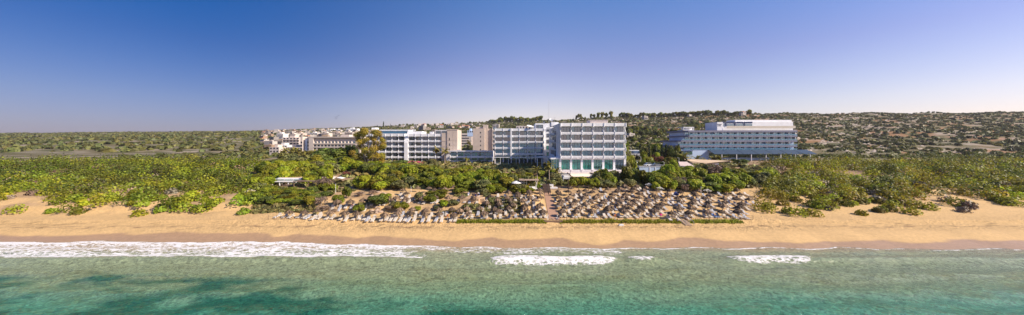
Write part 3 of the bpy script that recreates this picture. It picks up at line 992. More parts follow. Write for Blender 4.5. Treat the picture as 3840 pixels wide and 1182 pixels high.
# --- far left hotel
Y = 284.0
base = 8.8
x0 = xat(1123, Y)
root = thing('beige_hotel', 'long beige five storey hotel with white balconies at far left, behind palms', 'hotel', (x0, Y, base))
q = lambda p_: xat(p_, Y) - x0
z = lambda p_: zr(p_, Y) - base
m = MB()
m.box(q(1157), q(1345), 2.2, 16, 0, z(513)); m.box(q(1157), q(1174), 0, 2.2, 0, z(513)); m.box(q(1123), q(1131), 1, 12, 0, z(513)); m.box(q(1148), q(1157), 1, 12, 0, z(513))
m.box(q(1131), q(1148), 4, 12, 0, z(517)); m.box(q(1265), q(1298), 5, 12, z(513), z(505)); m.box(q(1345), q(1420), 3.5, 16, 0, z(517))
m.build('wall', BEIGE2, root)
MB().box(q(1134), q(1145), 3.7, 4, 3, z(522)).build('stair_panel', BLUEW, root)
nb = 12
bwb = (q(1330) - q(1174)) / nb
bm = MB().box(0, bwb, 0, .2, -.2, .85).box(0, bwb, .2, 2.1, -.25, 0).box(-.12, .12, .1, 2.1, -.25, 2.7).mesh('balcony', BEIGE2)
gm = MB().box(.35, bwb - .35, 2.05, 2.18, .05, 2.2).mesh('window', DARKG)
sgm = MB().box(-.7, .7, -.1, 0, 0, 1.5).mesh('window', FRAME)
for k in range(5):
    zz = z(537.3 + 12.4 * k) - .85
    for j in range(nb):
        obj('balcony', bm, root, (q(1174) + j * bwb, .0, zz)); obj('window', gm, root, (q(1174) + j * bwb, 0, zz))
    obj('window', sgm, root, (q(1127), 1, zz + .8)); obj('window', sgm, root, (q(1153), 1, zz + .8))
    for j in range(4):
        obj('window', sgm, root, (q(1352 + j * 12), 3.5, zz + .5))
MB().box(q(1160), q(1345), -.1, 2.2, z(516.5), z(513) + .1).build('cornice', BEIGE2, root)
# --- right hotel
Y = 192.0
base = 8.0
x0 = xat(2556, Y)
root = thing('curved_hotel', 'pale hotel with long grey curved balcony bands and blue glass at right', 'hotel', (x0, Y, base))
q = lambda p_: xat(p_, Y) - x0
z = lambda p_: zr(p_, Y) - base
XR = q(2990)
def rounded(xl, y0, r=3.0, n=8):
    pts = [(XR, 22), (XR, y0)]
    for k in range(n + 1):
        t_ = math.pi / 2 * k / n
        pts.append((xl + r - r * math.sin(t_), y0 + r - r * math.cos(t_)))
    pts.append((xl, 22))
    return pts
lv = (489, 508.2, 526.6, 545.3, 561.5)
lx = (2566, 2567, 2538, 2530, 2545)
for k in range(4):
    MB().prism(rounded(q(lx[k]), 0), z(lv[k] + (6 if k else 7.5)), z(lv[k]), 'z').build('balcony_band', BAND, root)
wm = MB()
for k in range(4):
    xl = (2571, 2571, 2544, 2543)[k]
    wm.box(q(xl), XR, 2.6, 20, z(lv[k + 1]) - .02, z(lv[k] + 6) + .02)
wm.box(q(2545), XR, .4, 20, 0, z(561.5))
wm.build('wall', BLUEW, root)
rr = random.Random(8)
wv = [MB().box(0, 1.95, 2.45, 2.58, 0, 2.15).mesh('window', mt) for mt in (BLUEG, DARKG, CURT2, glassmat('bright_blue_glass', (.02, .26, .42), .3))]
pl = MB().box(0, .3, 1.2, 2.55, 0, 2.05).mesh('partition', WHITE)
gr = {}
for k in range(4):
    xl = (2572, 2572, 2546, 2545)[k]
    xx = q(xl) + .6
    zz = z(lv[k + 1]) + .02
    n_ = 0
    while xx < XR - 2:
        if rr.random() < .88:
            obj('window', wv[rr.randrange(4)], root, (xx, 0, zz + .05))
        n_ += 1
        if n_ % 2 == 0:
            obj('partition', pl, root, (xx + 1.85, 0, zz))
        xx += 2.25
    MB().box(q(lx[k + 1]) + 3, XR, .12, .18, z(lv[k + 1]), z(lv[k + 1]) + .9).build('glass_balustrade', glassmat('balustrade_glass', (.02, .22, .36), .25, stripes=False, clear=.5), root)
m = MB()
m.box(q(2566), q(2606), 1, 8, z(489), z(487)); m.box(q(2566), q(2606), 1, 8, z(478.5), z(476)); m.box(q(2566), q(2568), 1, 1.4, z(487), z(478.5)); m.box(q(2580), q(2606), 3, 8, z(487), z(478.5)); m.box(q(2604), q(2606), 1, 1.4, z(487), z(478.5))
m.build('roof_pavilion', WHITE, root)
m = MB()
m.box(q(2697), q(2719), 2, 14, z(489), z(457)); m.box(q(2719), XR, 3, 14, z(489), z(456)); m.box(q(2774), XR, 4, 12, z(456), z(448))
m.build('upper_block', WHITE, root)
m = MB()
for a_, b_ in ((2718, 2729), (2738, 2765), (2774, 2799), (2808, 2835)):
    m.box(q(a_), q(b_), 2.85, 3, z(461), z(455.5))
for a_ in (2733, 2768, 2803):
    m.box(q(a_) - .3, q(a_) + .4, 2.7, 2.85, z(473), z(455.5))
m.build('navy_trim', NAVY, root)
m = MB()
for a_, b_ in ((2718, 2728), (2738, 2764), (2775, 2798), (2808, 2834)):
    m.box(q(a_), q(b_), 2.86, 3, z(472), z(464))
m.build('upper_window', DARKG, root)
MB().box(q(2731), XR, 1.2, 1.5, z(481), z(472)).build('roof_screen', mat('cream_panel', (.62, .56, .47), .7), root)
for tx, py_, s_ in (('ALANDRA', 467.5, .62), ('HOTEL', 472.6, .62)):
    cu = bpy.data.curves.new('lettering', 'FONT')
    cu.body = tx; cu.size = s_; cu.extrude = .04; cu.align_x = 'CENTER'
    cu.materials.append(NAVY)
    o = bpy.data.objects.new('lettering', cu)
    lm = bpy.data.meshes.new_from_object(o)
    bpy.data.objects.remove(o)
    obj('lettering', lm, root, (q(2705.5), 1.94, z(py_))).rotation_euler = (math.pi / 2, 0, 0)
m = MB()
m.box(q(2572), q(2597), .2, .42, z(579), z(569)); m.box(q(2560), q(2569), .2, .42, z(579), z(569))
m.build('lower_window', glassmat('sea_green_glass', (.01, .10, .11), .4, stripes=False), root)
MB().box(q(2545), q(2597), -.2, .4, z(567.5), z(565)).build('canopy_strip', NAVY, root)
m = MB()
m.box(q(2660), XR, .3, .42, z(592), z(575))
m.build('restaurant_window', DARKG, root)
am = MB().prism([(-6, 0), (.3, 2.4), (.3, 2.55), (-6, .15)], 0, 8.4, 'x').mesh('awning', mat('blue_awning', (.015, .045, .10), .7))
pm = MB().box(-.15, .15, -5.9, -5.6, -5, 0).mesh('awning_post', WHITE)
for k in range(7):
    obj('awning', am, root, (q(2655) + k * 8.7, 0, z(577.5))); obj('awning_post', pm, root, (q(2683) + k * 8.7, 0, z(577.5)))
# poolside: water, folded parasols
pw = MB().box(q(2735), XR, -26, -8, z(607) - .5, z(607) - .1).build('pool_water', glassmat('pool_blue', (.005, .12, .30), .15, stripes=False), None, (x0, Y, base))
pw['kind'] = 'structure'
fu = random.Random(3)
for i, (p_, y_, Yp) in enumerate(((2720, 611, 170), (2728, 611, 170), (2737, 611, 170), (2752, 611, 170), (2736, 627, 156), (2745, 627, 156), (2757, 628, 156), (2764, 634, 150), (2771, 622, 158), (2784, 633, 150), (2794, 640, 146), (2804, 630, 156))):
    c_ = at(p_, y_, Yp)
    u = thing('folded_parasol', 'cream folded parasol by the pool, %s from the left' % ordn(i + 1), 'parasol', (c_.x, Yp, c_.z - .6), 0, 'folded poolside parasols')
    MB().lathe([(.28, .7), (.36, 1.0), (.25, 1.9), (.1, 2.6), (.01, 2.8)], 8).build('canopy', CANVAS, u)
    MB().tube([(0, 0, -1.2), (0, 0, .8)], .05, 5).build('pole', METAL, u)
tag(MB().box(0, 13, 0, 5, 0, .35).box(0, .3, 0, 5, -2, 0).box(6, 6.3, 0, .4, -2, 0).box(12.7, 13, 0, 5, -2, 0).build('pool_bar', [WOOD], None, (xat(2710, 158), 158, zr(618, 158))), 'long low brown topped pool bar left of the folded parasols', 'pool bar')

# ------------------------------------------------------------------ foliage
def quads_at(P, N, size, rng, squash=1.0):
    """one leaf clump card at each point P, facing roughly N"""
    n = len(P)
    a_ = rng.normal(size=(n, 3))
    u = np.cross(N, a_); u /= np.linalg.norm(u, axis=1, keepdims=True) + 1e-9
    v = np.cross(N, u)
    s_ = size * rng.uniform(.6, 1.35, n)[:, None]
    u, v = u * s_, v * s_ * squash
    k_ = rng.uniform(.3, 1, (n, 4, 1))
    V = np.stack([P - u - v * k_[:, 0], P + u * k_[:, 1] - v, P + u + v * k_[:, 2], P - u * k_[:, 3] + v], 1).reshape(-1, 3)
    return V

def crown_mesh(name, seed, lobes, mat_, leaves=1100, size=.16, flat=.75, spread=1.0, tall=1.0, rl=(.30, .48), vary=.30, trunk_gap=.25, hole=.0, dome=False):
    """crown about 2 m wide unit: radius 1, sits from z=0 to z~2*tall*flat"""
    rng = np.random.RandomState(seed)
    C, Rr = [], []
    for i in range(lobes):
        th = rng.uniform(0, 2 * math.pi); rad = math.sqrt(rng.uniform(0, 1)) * .72 * spread
        zz = rng.uniform(0.15, 1) if not dome else rng.uniform(.45, 1)
        rad *= math.sqrt(max(.15, 1 - (zz - .35) ** 2 * 1.3))
        C.append((rad * math.cos(th), rad * math.sin(th), trunk_gap + zz * flat * 1.35 * tall)); Rr.append(rng.uniform(*rl))
    C, Rr = np.array(C), np.array(Rr)
    tl = rng.uniform(1 - vary, 1 + vary, lobes)
    hue = rng.uniform(-.12, .12, lobes)
    idx = rng.choice(lobes, leaves, p=Rr ** 2 / (Rr ** 2).sum())
    D = rng.normal(size=(leaves, 3)); D /= np.linalg.norm(D, axis=1, keepdims=True)
    D[:, 2] = np.where(rng.uniform(size=leaves) < .6, np.abs(D[:, 2]), D[:, 2])
    rr_ = Rr[idx][:, None] * rng.uniform(.62, 1.08, (leaves, 1))
    P = C[idx] + D * rr_ * np.array([1, 1, .8])
    N = D + rng.normal(size=(leaves, 3)) * .55 + np.array([0, 0, .35])
    N /= np.linalg.norm(N, axis=1, keepdims=True)
    V = quads_at(P, N, size, rng)
    T = tl[idx] * rng.uniform(.72, 1.28, leaves)
    col = np.stack([T * (1 + hue[idx]), T, T * (1 - hue[idx])], 1)
    Fq = np.arange(leaves * 4).reshape(-1, 4)
    return npmesh(name, V, Fq, mat_, {'tint': ('FACE', col)})

def trunk_mesh(seed, h=1.0, r=.07, limbs=4, mt=BARK, top=1.3, lean=.15, spread=.55):
    rr = random.Random(seed)
    m = MB()
    lx, ly = rr.uniform(-lean, lean), rr.uniform(-lean, lean)
    m.tube([(0, 0, -.25), (lx * .4, ly * .4, h * .5), (lx, ly, h)], [r * 1.25, r, r * .8], 6)
    for k in range(limbs):
        t_ = 2 * math.pi * (k + rr.random() * .6) / limbs
        q = (lx + spread * math.cos(t_), ly + spread * math.sin(t_), top * rr.uniform(.85, 1.1))
        m.tube([(lx * .9, ly * .9, h * .9), ((lx + q[0]) / 2, (ly + q[1]) / 2, (h + q[2]) / 2 + .06), q], [r * .6, r * .45, r * .18], 5)
    return m.mesh('trunk', mt)

KIND = {}
def kind(k, n, fn, tfn):
    KIND[k] = [(fn(i), tfn(i)) for i in range(n)]
kind('pine', 6, lambda i: crown_mesh('crown', 100 + i, 19, LEAF['pine'], 3000, .078, .62), lambda i: trunk_mesh(i, .5, .06))
kind('olive', 4, lambda i: crown_mesh('crown', 200 + i, 17, LEAF['olive'], 2600, .070, .6, vary=.22), lambda i: trunk_mesh(20 + i, .5, .06))
kind('bright', 5, lambda i: crown_mesh('crown', 300 + i, 16, LEAF['bright'], 2600, .085, .6, vary=.25), lambda i: trunk_mesh(40 + i, .5, .06))
kind('dark', 3, lambda i: crown_mesh('crown', 400 + i, 22, LEAF['dark'], 3400, .066, .75, vary=.3), lambda i: trunk_mesh(60 + i, .6, .07))
kind('dry', 2, lambda i: crown_mesh('crown', 500 + i, 12, LEAF['dry'], 900, .055, .6, vary=.2), lambda i: trunk_mesh(80 + i, .45, .05, 7, PBARK, 1.3, .1, .8))
kind('cypress', 3, lambda i: crown_mesh('crown', 600 + i, 26, LEAF['cyp'], 1300, .12, 2.6, .42, 1.0, (.2, .36), .2, .1), lambda i: trunk_mesh(90 + i, .8, .08, 3, top=2.4, spread=.1))
kind('flower', 1, lambda i: crown_mesh('crown', 700 + i, 14, LEAF['pinkf'], 1200, .08, .5), lambda i: trunk_mesh(95 + i, .4, .05))
kind('reddish', 1, lambda i: crown_mesh('crown', 720 + i, 14, LEAF['redf'], 1000, .09, .5), lambda i: trunk_mesh(96 + i, .4, .05))
kind('ridge', 4, lambda i: crown_mesh('crown', 800 + i, 7, LEAF['pine'], 620, .15, .75, 1.15, 1.0, (.28, .5), .15, .22), lambda i: trunk_mesh(100 + i, .9, .05, 4, top=1.35))
kind('hillbush', 3, lambda i: crown_mesh('crown', 850 + i, 8, LEAF['far'], 420, .15, .45, 1.1, 1.0, (.3, .5), .2, .05), lambda i: trunk_mesh(110 + i, .3, .05))

trees = []      # (root, kind, zone)
def tree(k, x, y, wdt, hgt=None, zone='', z=None, name=None, rz=None):
    cm, tm = R.choice(KIND[k])
    zz = gz(x, y) if z is None else z
    hgt = hgt or wdt * .75
    base_h = {'cypress': 3.9, 'ridge': 1.6, 'dark': 1.62, 'flower': 1.35}.get(k, 1.35)
    root = obj(name or {'cypress': 'cypress_tree', 'pine': 'pine_shrub', 'olive': 'grey_green_tree', 'bright': 'leafy_shrub', 'dark': 'broad_tree', 'dry': 'bare_shrub',
                        'flower': 'flowering_shrub', 'reddish': 'reddish_shrub', 'ridge': 'ridge_tree', 'hillbush': 'hill_shrub'}[k], None, None, (x, y, zz), R.uniform(0, 6.28) if rz is None else rz,
               (wdt / 2, wdt / 2 * R.uniform(.9, 1.1), hgt / base_h))
    obj('crown', cm, root)
    if zone != 'far':
        obj('trunk', tm, root)
    trees.append((root, k, zone))
    return root

def occ(x, y, lst, d):
    return any((x - a_) ** 2 + (y - b_) ** 2 < d * d for a_, b_ in lst)

# ------------------------------------------------------------------ thatched umbrellas
def umbrella_canopy(seed, shag=1.0):
    rng = np.random.RandomState(seed)
    prof_r = np.array([.03, .10, .30, .70, 1.08, 1.24])
    prof_z = np.array([2.05, 1.82, 1.64, 1.50, 1.34, 1.20])
    Vs, Fs, Cs = [], [], []
    def strip(th, r0, r1, dz, wd, tone, droop):
        n0 = len(Vs)
        rs = np.linspace(r0, r1, 5)
        zs = np.interp(rs, prof_r, prof_z) + dz
        zs[-1] -= droop
        for j, (r_, z_) in enumerate(zip(rs, zs)):
            wj = wd * (.35 + .65 * r_ / 1.2) * (1 if j < 4 else .55)
            tt = th + rng.uniform(-.03, .03)
            cx_, sy_ = math.cos(tt), math.sin(tt)
            Vs.append((r_ * cx_ + wj * sy_, r_ * sy_ - wj * cx_, z_ + rng.uniform(-.02, .02)))
            Vs.append((r_ * cx_ - wj * sy_, r_ * sy_ + wj * cx_, z_ + rng.uniform(-.05, .05)))
        for j in range(4):
            a_ = n0 + 2 * j
            Fs.append((a_, a_ + 1, a_ + 3, a_ + 2)); Cs.append(tone * rng.uniform(.85, 1.15))
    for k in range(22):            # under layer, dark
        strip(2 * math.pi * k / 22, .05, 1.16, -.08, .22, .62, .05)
    for k in range(64):
        r1 = rng.uniform(.95, 1.34)
        strip(rng.uniform(0, 2 * math.pi), rng.uniform(.02, .45), r1, rng.uniform(.0, .09), rng.uniform(.05, .12), rng.choice([.35, .7, 1.0, 1.4, 2.1], p=[.2, .2, .25, .2, .15]), rng.uniform(.05, .34) * shag)
    for k in range(8):
        strip(2 * math.pi * k / 8, .0, .2, .06, .05, .8, 0)
    V, Fq, T = np.array(Vs), np.array(Fs), np.array(Cs)
    return npmesh('canopy', V, Fq, THATCH, {'tint': ('FACE', np.stack([T, T * .99, T * .97], 1))})
CAN = [umbrella_canopy(i, (.7, 1, 1.3, 1.6, 1)[i]) for i in range(5)]
POLE = MB().tube([(0, 0, -.1), (0, 0, 1.9)], .05, 6).mesh('pole', POLEM)
fm_ = MB()
for k in range(8):
    t_ = k * math.pi / 4
    fm_.tube([(0, 0, 2.0), (1.15 * math.cos(t_), 1.15 * math.sin(t_), 1.5)], .035, 4)
    u_ = (k + 1) * math.pi / 4
    fm_.tube([(1.15 * math.cos(t_), 1.15 * math.sin(t_), 1.5), (1.15 * math.cos(u_), 1.15 * math.sin(u_), 1.5)], .03, 4)
    fm_.tube([(.6 * math.cos(t_), .6 * math.sin(t_), 1.76), (.6 * math.cos(u_), .6 * math.sin(u_), 1.76)], .025, 4)
SPOKES = fm_.mesh('spokes', PLAST)

# apex of every umbrella as read from the photograph: crop origin x, then (x, y, width) in a 5.287x enlargement
CR = {
 1900: [(645,75,170),(655,140,170),(665,215,165),(440,105,140),(452,150,150),(455,215,170),(220,145,150),(222,195,160),(35,130,150),(5,225,130),(75,270,170),(320,280,180),(570,280,170),(115,345,190),(360,345,190),(660,360,180),(35,425,150),(350,430,180),(630,420,150),(420,495,200),(715,490,200),(110,530,180),
        (1020,110,150),(1050,158,110),(1025,225,130),(1075,290,190),(1045,352,180),(1150,415,140),(1095,490,200)],
 2130: [(55,45,120),(5,110,120),(340,90,100),(225,110,130),(530,65,130),(475,115,130),(790,60,110),(710,120,140),(1030,50,90),(980,95,90),(1125,0,150),(75,170,130),(360,160,160),(555,210,180),(600,180,140),(875,165,150),(1140,165,160),(15,235,150),(320,230,160),(855,225,160),(1140,225,170),(150,295,170),(455,290,170),(720,290,140),(1020,270,180),(95,345,180),(350,345,190),(680,325,180),(1000,365,160),(225,420,190),(530,400,190),(825,405,200),(1150,405,160),(155,490,200),(480,480,200),(785,450,220),(1110,470,220)],
 2350: [(10,35,100),(200,5,130),(135,45,110),(385,35,130),(95,105,110),(330,85,100),(240,145,100),(600,90,130),(860,85,110),(1065,125,130),(510,170,90),(805,150,110),(10,250,100),(245,230,140),(560,210,180),(815,190,150),(1100,210,140),(1000,240,140),(165,280,170),(410,275,180),(735,280,160),(1060,310,120),(90,350,200),(410,355,200),(700,350,200),(30,425,160),(290,405,190),(610,400,190),(1015,420,220),(235,475,210),(560,480,210),(890,530,200)],
 2580: [(115,135,120),(210,95,130),(160,185,150),(440,175,190),(320,240,100),(105,270,110),(770,170,120),(710,250,130),(1020,160,150),(965,75,140),(965,250,200),(1200,260,90),(730,315,90),(410,310,120),(90,325,200),(385,390,210),(690,370,210),(1060,345,190),(1035,405,220),(60,430,190),(395,500,180),(665,505,180),(25,515,220),(985,490,200)],
 1030: [(290,515,150),(585,505,200),(825,485,150),(1105,520,180)],
 1250: [(75,300,190),(335,295,190),(595,270,190),(880,260,150),(1170,240,170),(215,525,210),(465,535,190),(730,520,210),(1010,550,190)],
 1470: [(210,80,150),(285,145,150),(505,40,100),(725,45,120),(840,75,120),(1040,55,180),(20,245,150),(275,245,170),(535,150,170),(580,245,150),(850,215,140),(1115,225,180),(150,455,150),(405,455,170),(105,525,200),(370,530,200),(655,475,180),(650,550,180),(925,460,180),(935,535,190),(1190,450,150)],
 1690: [(50,20,130),(225,210,180),(485,170,130),(450,240,130),(710,330,180),(785,200,140),(925,265,170),(315,435,190),(180,475,130),(570,430,170),(660,520,200),(345,530,180),(60,560,160),(960,345,170),(865,445,160),(950,490,190)],
}
umb = []
for ox, lst in CR.items():
    for zx, zy, wd in lst:
        px_, py_ = ox + zx / 5.287, 690 + zy / 5.287
        Yu = ground_y(px_, py_, 2.0, 66, 128)
        sc_ = min(1.25, max(.8, wd / 5.287 * Yu / F / 2.55))
        Yu = ground_y(px_, py_, 2.0 * (.5 + .5 * sc_), 66, 128)
        umb.append([xat(px_, Yu), Yu, sc_])
# keep neighbours from growing through each other
for _ in range(30):
    for i in range(len(umb)):
        for j in range(i + 1, len(umb)):
            dx, dy = umb[i][0] - umb[j][0], umb[i][1] - umb[j][1]
            d = math.hypot(dx, dy)
            mn = 1.75
            if d < mn:
                k_ = (mn - d) / 2 / max(d, .01)
                umb[i][0] += dx * k_ * .5; umb[j][0] -= dx * k_ * .5
                umb[i][1] += dy * k_; umb[j][1] -= dy * k_
zones = {'l': [], 'm': [], 'r': []}
for x, y, s_ in umb:
    zones['l' if xat(1500, y) > x else ('m' if x < 10 else 'r')].append((x, y, s_))
SIDE = {'l': 'far left dune', 'm': 'left side', 'r': 'right side'}
umb_pts = [(x, y) for x, y, _ in umb]
def rows_of(lst, gap):
    lst = sorted(lst, key=lambda p: p[1])
    rows, cur, y0 = [], [], None
    for p in lst:
        if y0 is not None and p[1] - y0 > gap:
            rows.append(cur); cur = []; y0 = None
        if y0 is None:
            y0 = p[1]
        cur.append(p)
    rows.append(cur)
    return rows
for zk, lst in zones.items():
    for ri, row in enumerate(rows_of(lst, 2.4)):
        row.sort(key=lambda p: -p[0] if zk == 'm' else p[0])
        for ci, (x, y, s_) in enumerate(row):
            o = thing('thatched_umbrella', 'palm thatch umbrella, %s %s, row %d from the sea, %s' % (ordn(ci + 1), 'from the path' if zk != 'l' else 'from the left', ri + 1, SIDE[zk]),
                      'beach umbrella', (x, y, gz(x, y)), R.uniform(0, 6.28), 'thatched umbrellas on the beach terrace', (s_, s_, .5 + .5 * s_))
            o.rotation_euler[0] = R.uniform(-.05, .05); o.rotation_euler[1] = R.uniform(-.05, .05)
            obj('canopy', R.choice(CAN), o)
            obj('pole', POLE, o)
for i, (px_, py_, lab) in enumerate(((2433, 687, 'white umbrella frame without thatch behind the rear row, under the dark trees'), (2472, 701, 'white umbrella frame without thatch, tilted, beside the big green shrub'), (2652, 709, 'white umbrella frame without thatch before the bright shrub at right'))):
    Yu = ground_y(px_, py_, 2.0, 66, 128)
    x = xat(px_, Yu)
    o = thing('bare_umbrella_frame', lab, 'umbrella frame', (x, Yu, gz(x, Yu)), i * .4, None)
    if i == 1:
        o.rotation_euler[1] = .2
    obj('spokes', SPOKES, o); obj('pole', POLE, o)
    umb_pts.append((x, Yu))

# ------------------------------------------------------------------ sunbeds
BF = MB()
for s_ in (-1, 1):
    BF.box(s_ * .34 - .02, s_ * .34 + .02, -1.0, 1.0, .27, .33)
    for yy_ in (-.85, .75):
        BF.box(s_ * .34 - .025, s_ * .34 + .025, yy_ - .03, yy_ + .03, -.05, .27)
BF.box(-.32, .32, -1.0, -.95, .27, .33); BF.box(-.32, .32, .95, 1.0, .27, .33)
BFM = BF.mesh('frame', PLAST)
def bedmesh(mt):
    a_ = MB().box(-.31, .31, -.97, .30, .31, .37).mesh('seat', mt)
    b_ = MB().prism([(.30, .31), (.92, .74), (.90, .80), (.27, .37)], -.31, .31, 'x').mesh('backrest', mt)
    return a_, b_
BM = {'cream': bedmesh(FABW), 'grey': bedmesh(FABG), 'blue': bedmesh(FABB)}
beds = []
def bed(x, y, rz=None, mk=None):
    if 8.5 < x < 11.4 and y < 95:
        return
    for p in beds:
        if abs(p[0] - x) < .78 and abs(p[1] - y) < 1.8:
            return
    beds.append((x, y, R.gauss(0, .07) if rz is None else rz, mk or ('grey' if R.random() < .22 else 'cream')))
def bedpx(ox, lst, mk=None):
    for zx, zy in lst:
        px_, py_ = ox + zx / 5.287, 690 + zy / 5.287
        Yb = ground_y(px_, py_, .35, 66, 128)
        bed(xat(px_, Yb), Yb, None, mk)
bedpx(2580, [(520, 630)], 'blue')
bedpx(1030, [(60, 630), (205, 635), (320, 640), (487, 640), (590, 645), (650, 660), (765, 675), (885, 660), (1035, 665), (1150, 660)])
bedpx(1250, [(15, 650), (160, 670), (262, 680), (412, 675), (535, 670), (685, 685), (797, 685), (960, 680), (1060, 680), (1145, 685), (260, 420), (380, 425), (1135, 335)])
bedpx(1470, [(10, 680), (70, 685), (175, 690), (335, 690), (445, 690), (610, 695), (725, 695), (880, 695), (985, 695), (1170, 685), (775, 620), (1080, 600), (555, 350), (335, 345), (800, 360), (885, 355), (1180, 355), (50, 335), (165, 205), (230, 220)])
bedpx(1690, [(15, 680), (90, 690), (305, 665), (415, 660), (615, 655), (700, 655), (280, 345), (550, 270), (935, 235), (770, 500), (540, 590), (800, 570), (900, 590), (875, 660), (985, 655), (1090, 580), (1020, 490)])
bedpx(1900, [(50, 640), (175, 635), (355, 640), (470, 635), (555, 635), (670, 640), (760, 640), (180, 490), (300, 560), (590, 560), (720, 335), (175, 330), (430, 340), (540, 430), (965, 330), (975, 480), (1070, 620), (1155, 620), (1180, 340)])
bedpx(2130, [(45, 480), (95, 630), (215, 630), (430, 635), (545, 640), (730, 640), (825, 640), (1025, 630), (1150, 640), (285, 560), (590, 560), (900, 575), (60, 340), (205, 400), (170, 235), (260, 215), (730, 270), (745, 205), (1015, 210), (1015, 470), (880, 335), (1160, 340), (610, 340), (400, 475), (1090, 115), (1165, 115), (650, 120)])
bedpx(2350, [(250, 620), (380, 620), (505, 620), (600, 620), (175, 640), (410, 560), (690, 560), (830, 630), (945, 620), (460, 480), (755, 480), (845, 390), (935, 390), (1125, 460), (1040, 575), (1050, 395), (275, 330), (585, 330), (845, 325), (1140, 315), (655, 225), (930, 220), (365, 220), (120, 220), (695, 180), (280, 105), (230, 110), (345, 175), (430, 175), (455, 270), (745, 265)])
bedpx(2580, [(335, 630), (425, 630), (605, 630), (735, 635), (930, 650), (1050, 650), (1140, 660), (60, 630), (460, 560), (790, 570), (1125, 575), (190, 310), (485, 300), (625, 205), (825, 300), (915, 205), (1150, 205), (50, 260), (165, 450), (470, 440), (800, 440), (290, 380), (635, 360), (780, 385), (1080, 295), (320, 235)])
order = sorted(umb, key=lambda p: p[1])
for x, y, s_ in order:
    if len(beds) >= 296:
        break
    j = R.uniform(-.3, .2)
    bed(x - .95, y - .7 + j); 
    if len(beds) < 296:
        bed(x + .95, y - .7 + j)
zb = {'l': [], 'm': [], 'r': []}
for p in beds:
    zb['l' if xat(1500, p[1]) > p[0] else ('m' if p[0] < 10 else 'r')].append(p)
for zk, lst in zb.items():
    for ri, row in enumerate(rows_of(lst, 1.9)):
        row.sort(key=lambda p: -p[0] if zk == 'm' else p[0])
        for ci, (x, y, rz, mk) in enumerate(row):
            lab = '%s sunbed, %s %s, bed row %d from the sea, %s' % ({'cream': 'cream white', 'grey': 'greyish', 'blue': 'bright blue'}[mk], ordn(ci + 1), 'from the path' if zk != 'l' else 'from the left', ri + 1, SIDE[zk])
            o = thing('sunbed', lab, 'sunbed', (x, y, gz(x, y)), rz, 'sunbeds under the thatched umbrellas')
            sl2 = (gz(x, y + .8) - gz(x, y - .8)) / 1.6
            o.rotation_euler[0] = math.atan(sl2)
            obj('frame', BFM, o); obj('seat', BM[mk][0], o); obj('backrest', BM[mk][1], o)
bed_pts = [(p[0], p[1]) for p in beds]
print('umbrellas', len(umb), 'beds', len(beds))
# small white tables and towels
tb = MB().box(-.25, .25, -.25, .25, .38, .42)
tt = tb.mesh('table_top', PLAST)
tl = MB()
tl.box(-.03, .03, -.03, .03, 0, .38); tlm = tl.mesh('leg', PLAST)
spots = []
for i, (zx, ox, zy) in enumerate(((735, 1250, 700), (160, 2130, 660), (500, 2130, 655), (1105, 2130, 640), (925, 2350, 665), (60, 1470, 640), (100, 2130, 515), (1000, 1900, 680))):
    px_, py_ = ox + zx / 5.287, 690 + zy / 5.287
    Yb = ground_y(px_, py_, .3, 66, 128)
    x = xat(px_, Yb)
    spots.append((x, Yb))
spots.sort()
for i, (x, Yb) in enumerate(spots):
    o = thing('side_table', 'small white plastic side table by the front sunbeds, %s from the left' % ordn(i + 1), 'table', (x, Yb, gz(x, Yb)), .2, 'small white side tables')
    obj('table_top', tt, o)
    for q in ((-.2, -.2), (.2, -.2), (-.2, .2), (.2, .2)):
        obj('leg', tlm, o, (q[0], q[1], 0))
for nm, mt, lab, px_, py_, hh in (('towel', PINK, 'bright pink towel bundle beside a sunbed', 2477, 803, .45), ('towel', TEALT, 'small turquoise towel over a sunbed end', 2199, 753, .7), ('cloth_cover', NAVYF, 'dark blue cloth cover heaped before the shrubs', 2533, 722, 1.0)):
    Yb = ground_y(px_, py_, hh * .7, 66, 128)
    x = xat(px_, Yb)
    rr = random.Random(px_)
    m = MB()
    n_ = 12
    vs = [(0, 0, hh)]
    for k in range(3):
        rad = (.2, .38, .5)[k] * (2.0 if hh > .9 else .8)
        for j in range(n_):
            t_ = 2 * math.pi * j / n_
            vs.append((rad * math.cos(t_) * rr.uniform(.8, 1.2), rad * math.sin(t_) * .7 * rr.uniform(.8, 1.2), hh * (.8, .45, 0)[k] * rr.uniform(.8, 1.15)))
    fs = [(0, 1 + j, 1 + (j + 1) % n_) for j in range(n_)] + [(1 + k * n_ + j, 1 + k * n_ + (j + 1) % n_, 1 + (k + 1) * n_ + (j + 1) % n_, 1 + (k + 1) * n_ + j) for k in range(2) for j in range(n_)]
    m.add(vs, fs)
    tag(m.build(nm, mt, None, (x, Yb, gz(x, Yb))), lab, 'towel' if nm == 'towel' else 'cover')

# ------------------------------------------------------------------ trees of the dune belt
taken = list(umb_pts) + bed_pts
def front_y(px_):
    """photo height of the tree line's front edge"""
    return float(np.interp(px_, [900, 1033, 1225, 1235, 1330, 1420, 1500, 1560, 1640, 1700, 1755, 1760, 1800, 1806, 1890, 1935, 2020, 2070, 2110, 2130, 2260, 2310, 2400, 2470, 2540, 2600, 2700, 2790, 2900],
                           [800, 792, 778, 722, 708, 722, 716, 705, 716, 716, 735, 700, 700, 733, 727, 728, 700, 704, 704, 696, 700, 686, 690, 712, 716, 722, 718, 700, 700]))
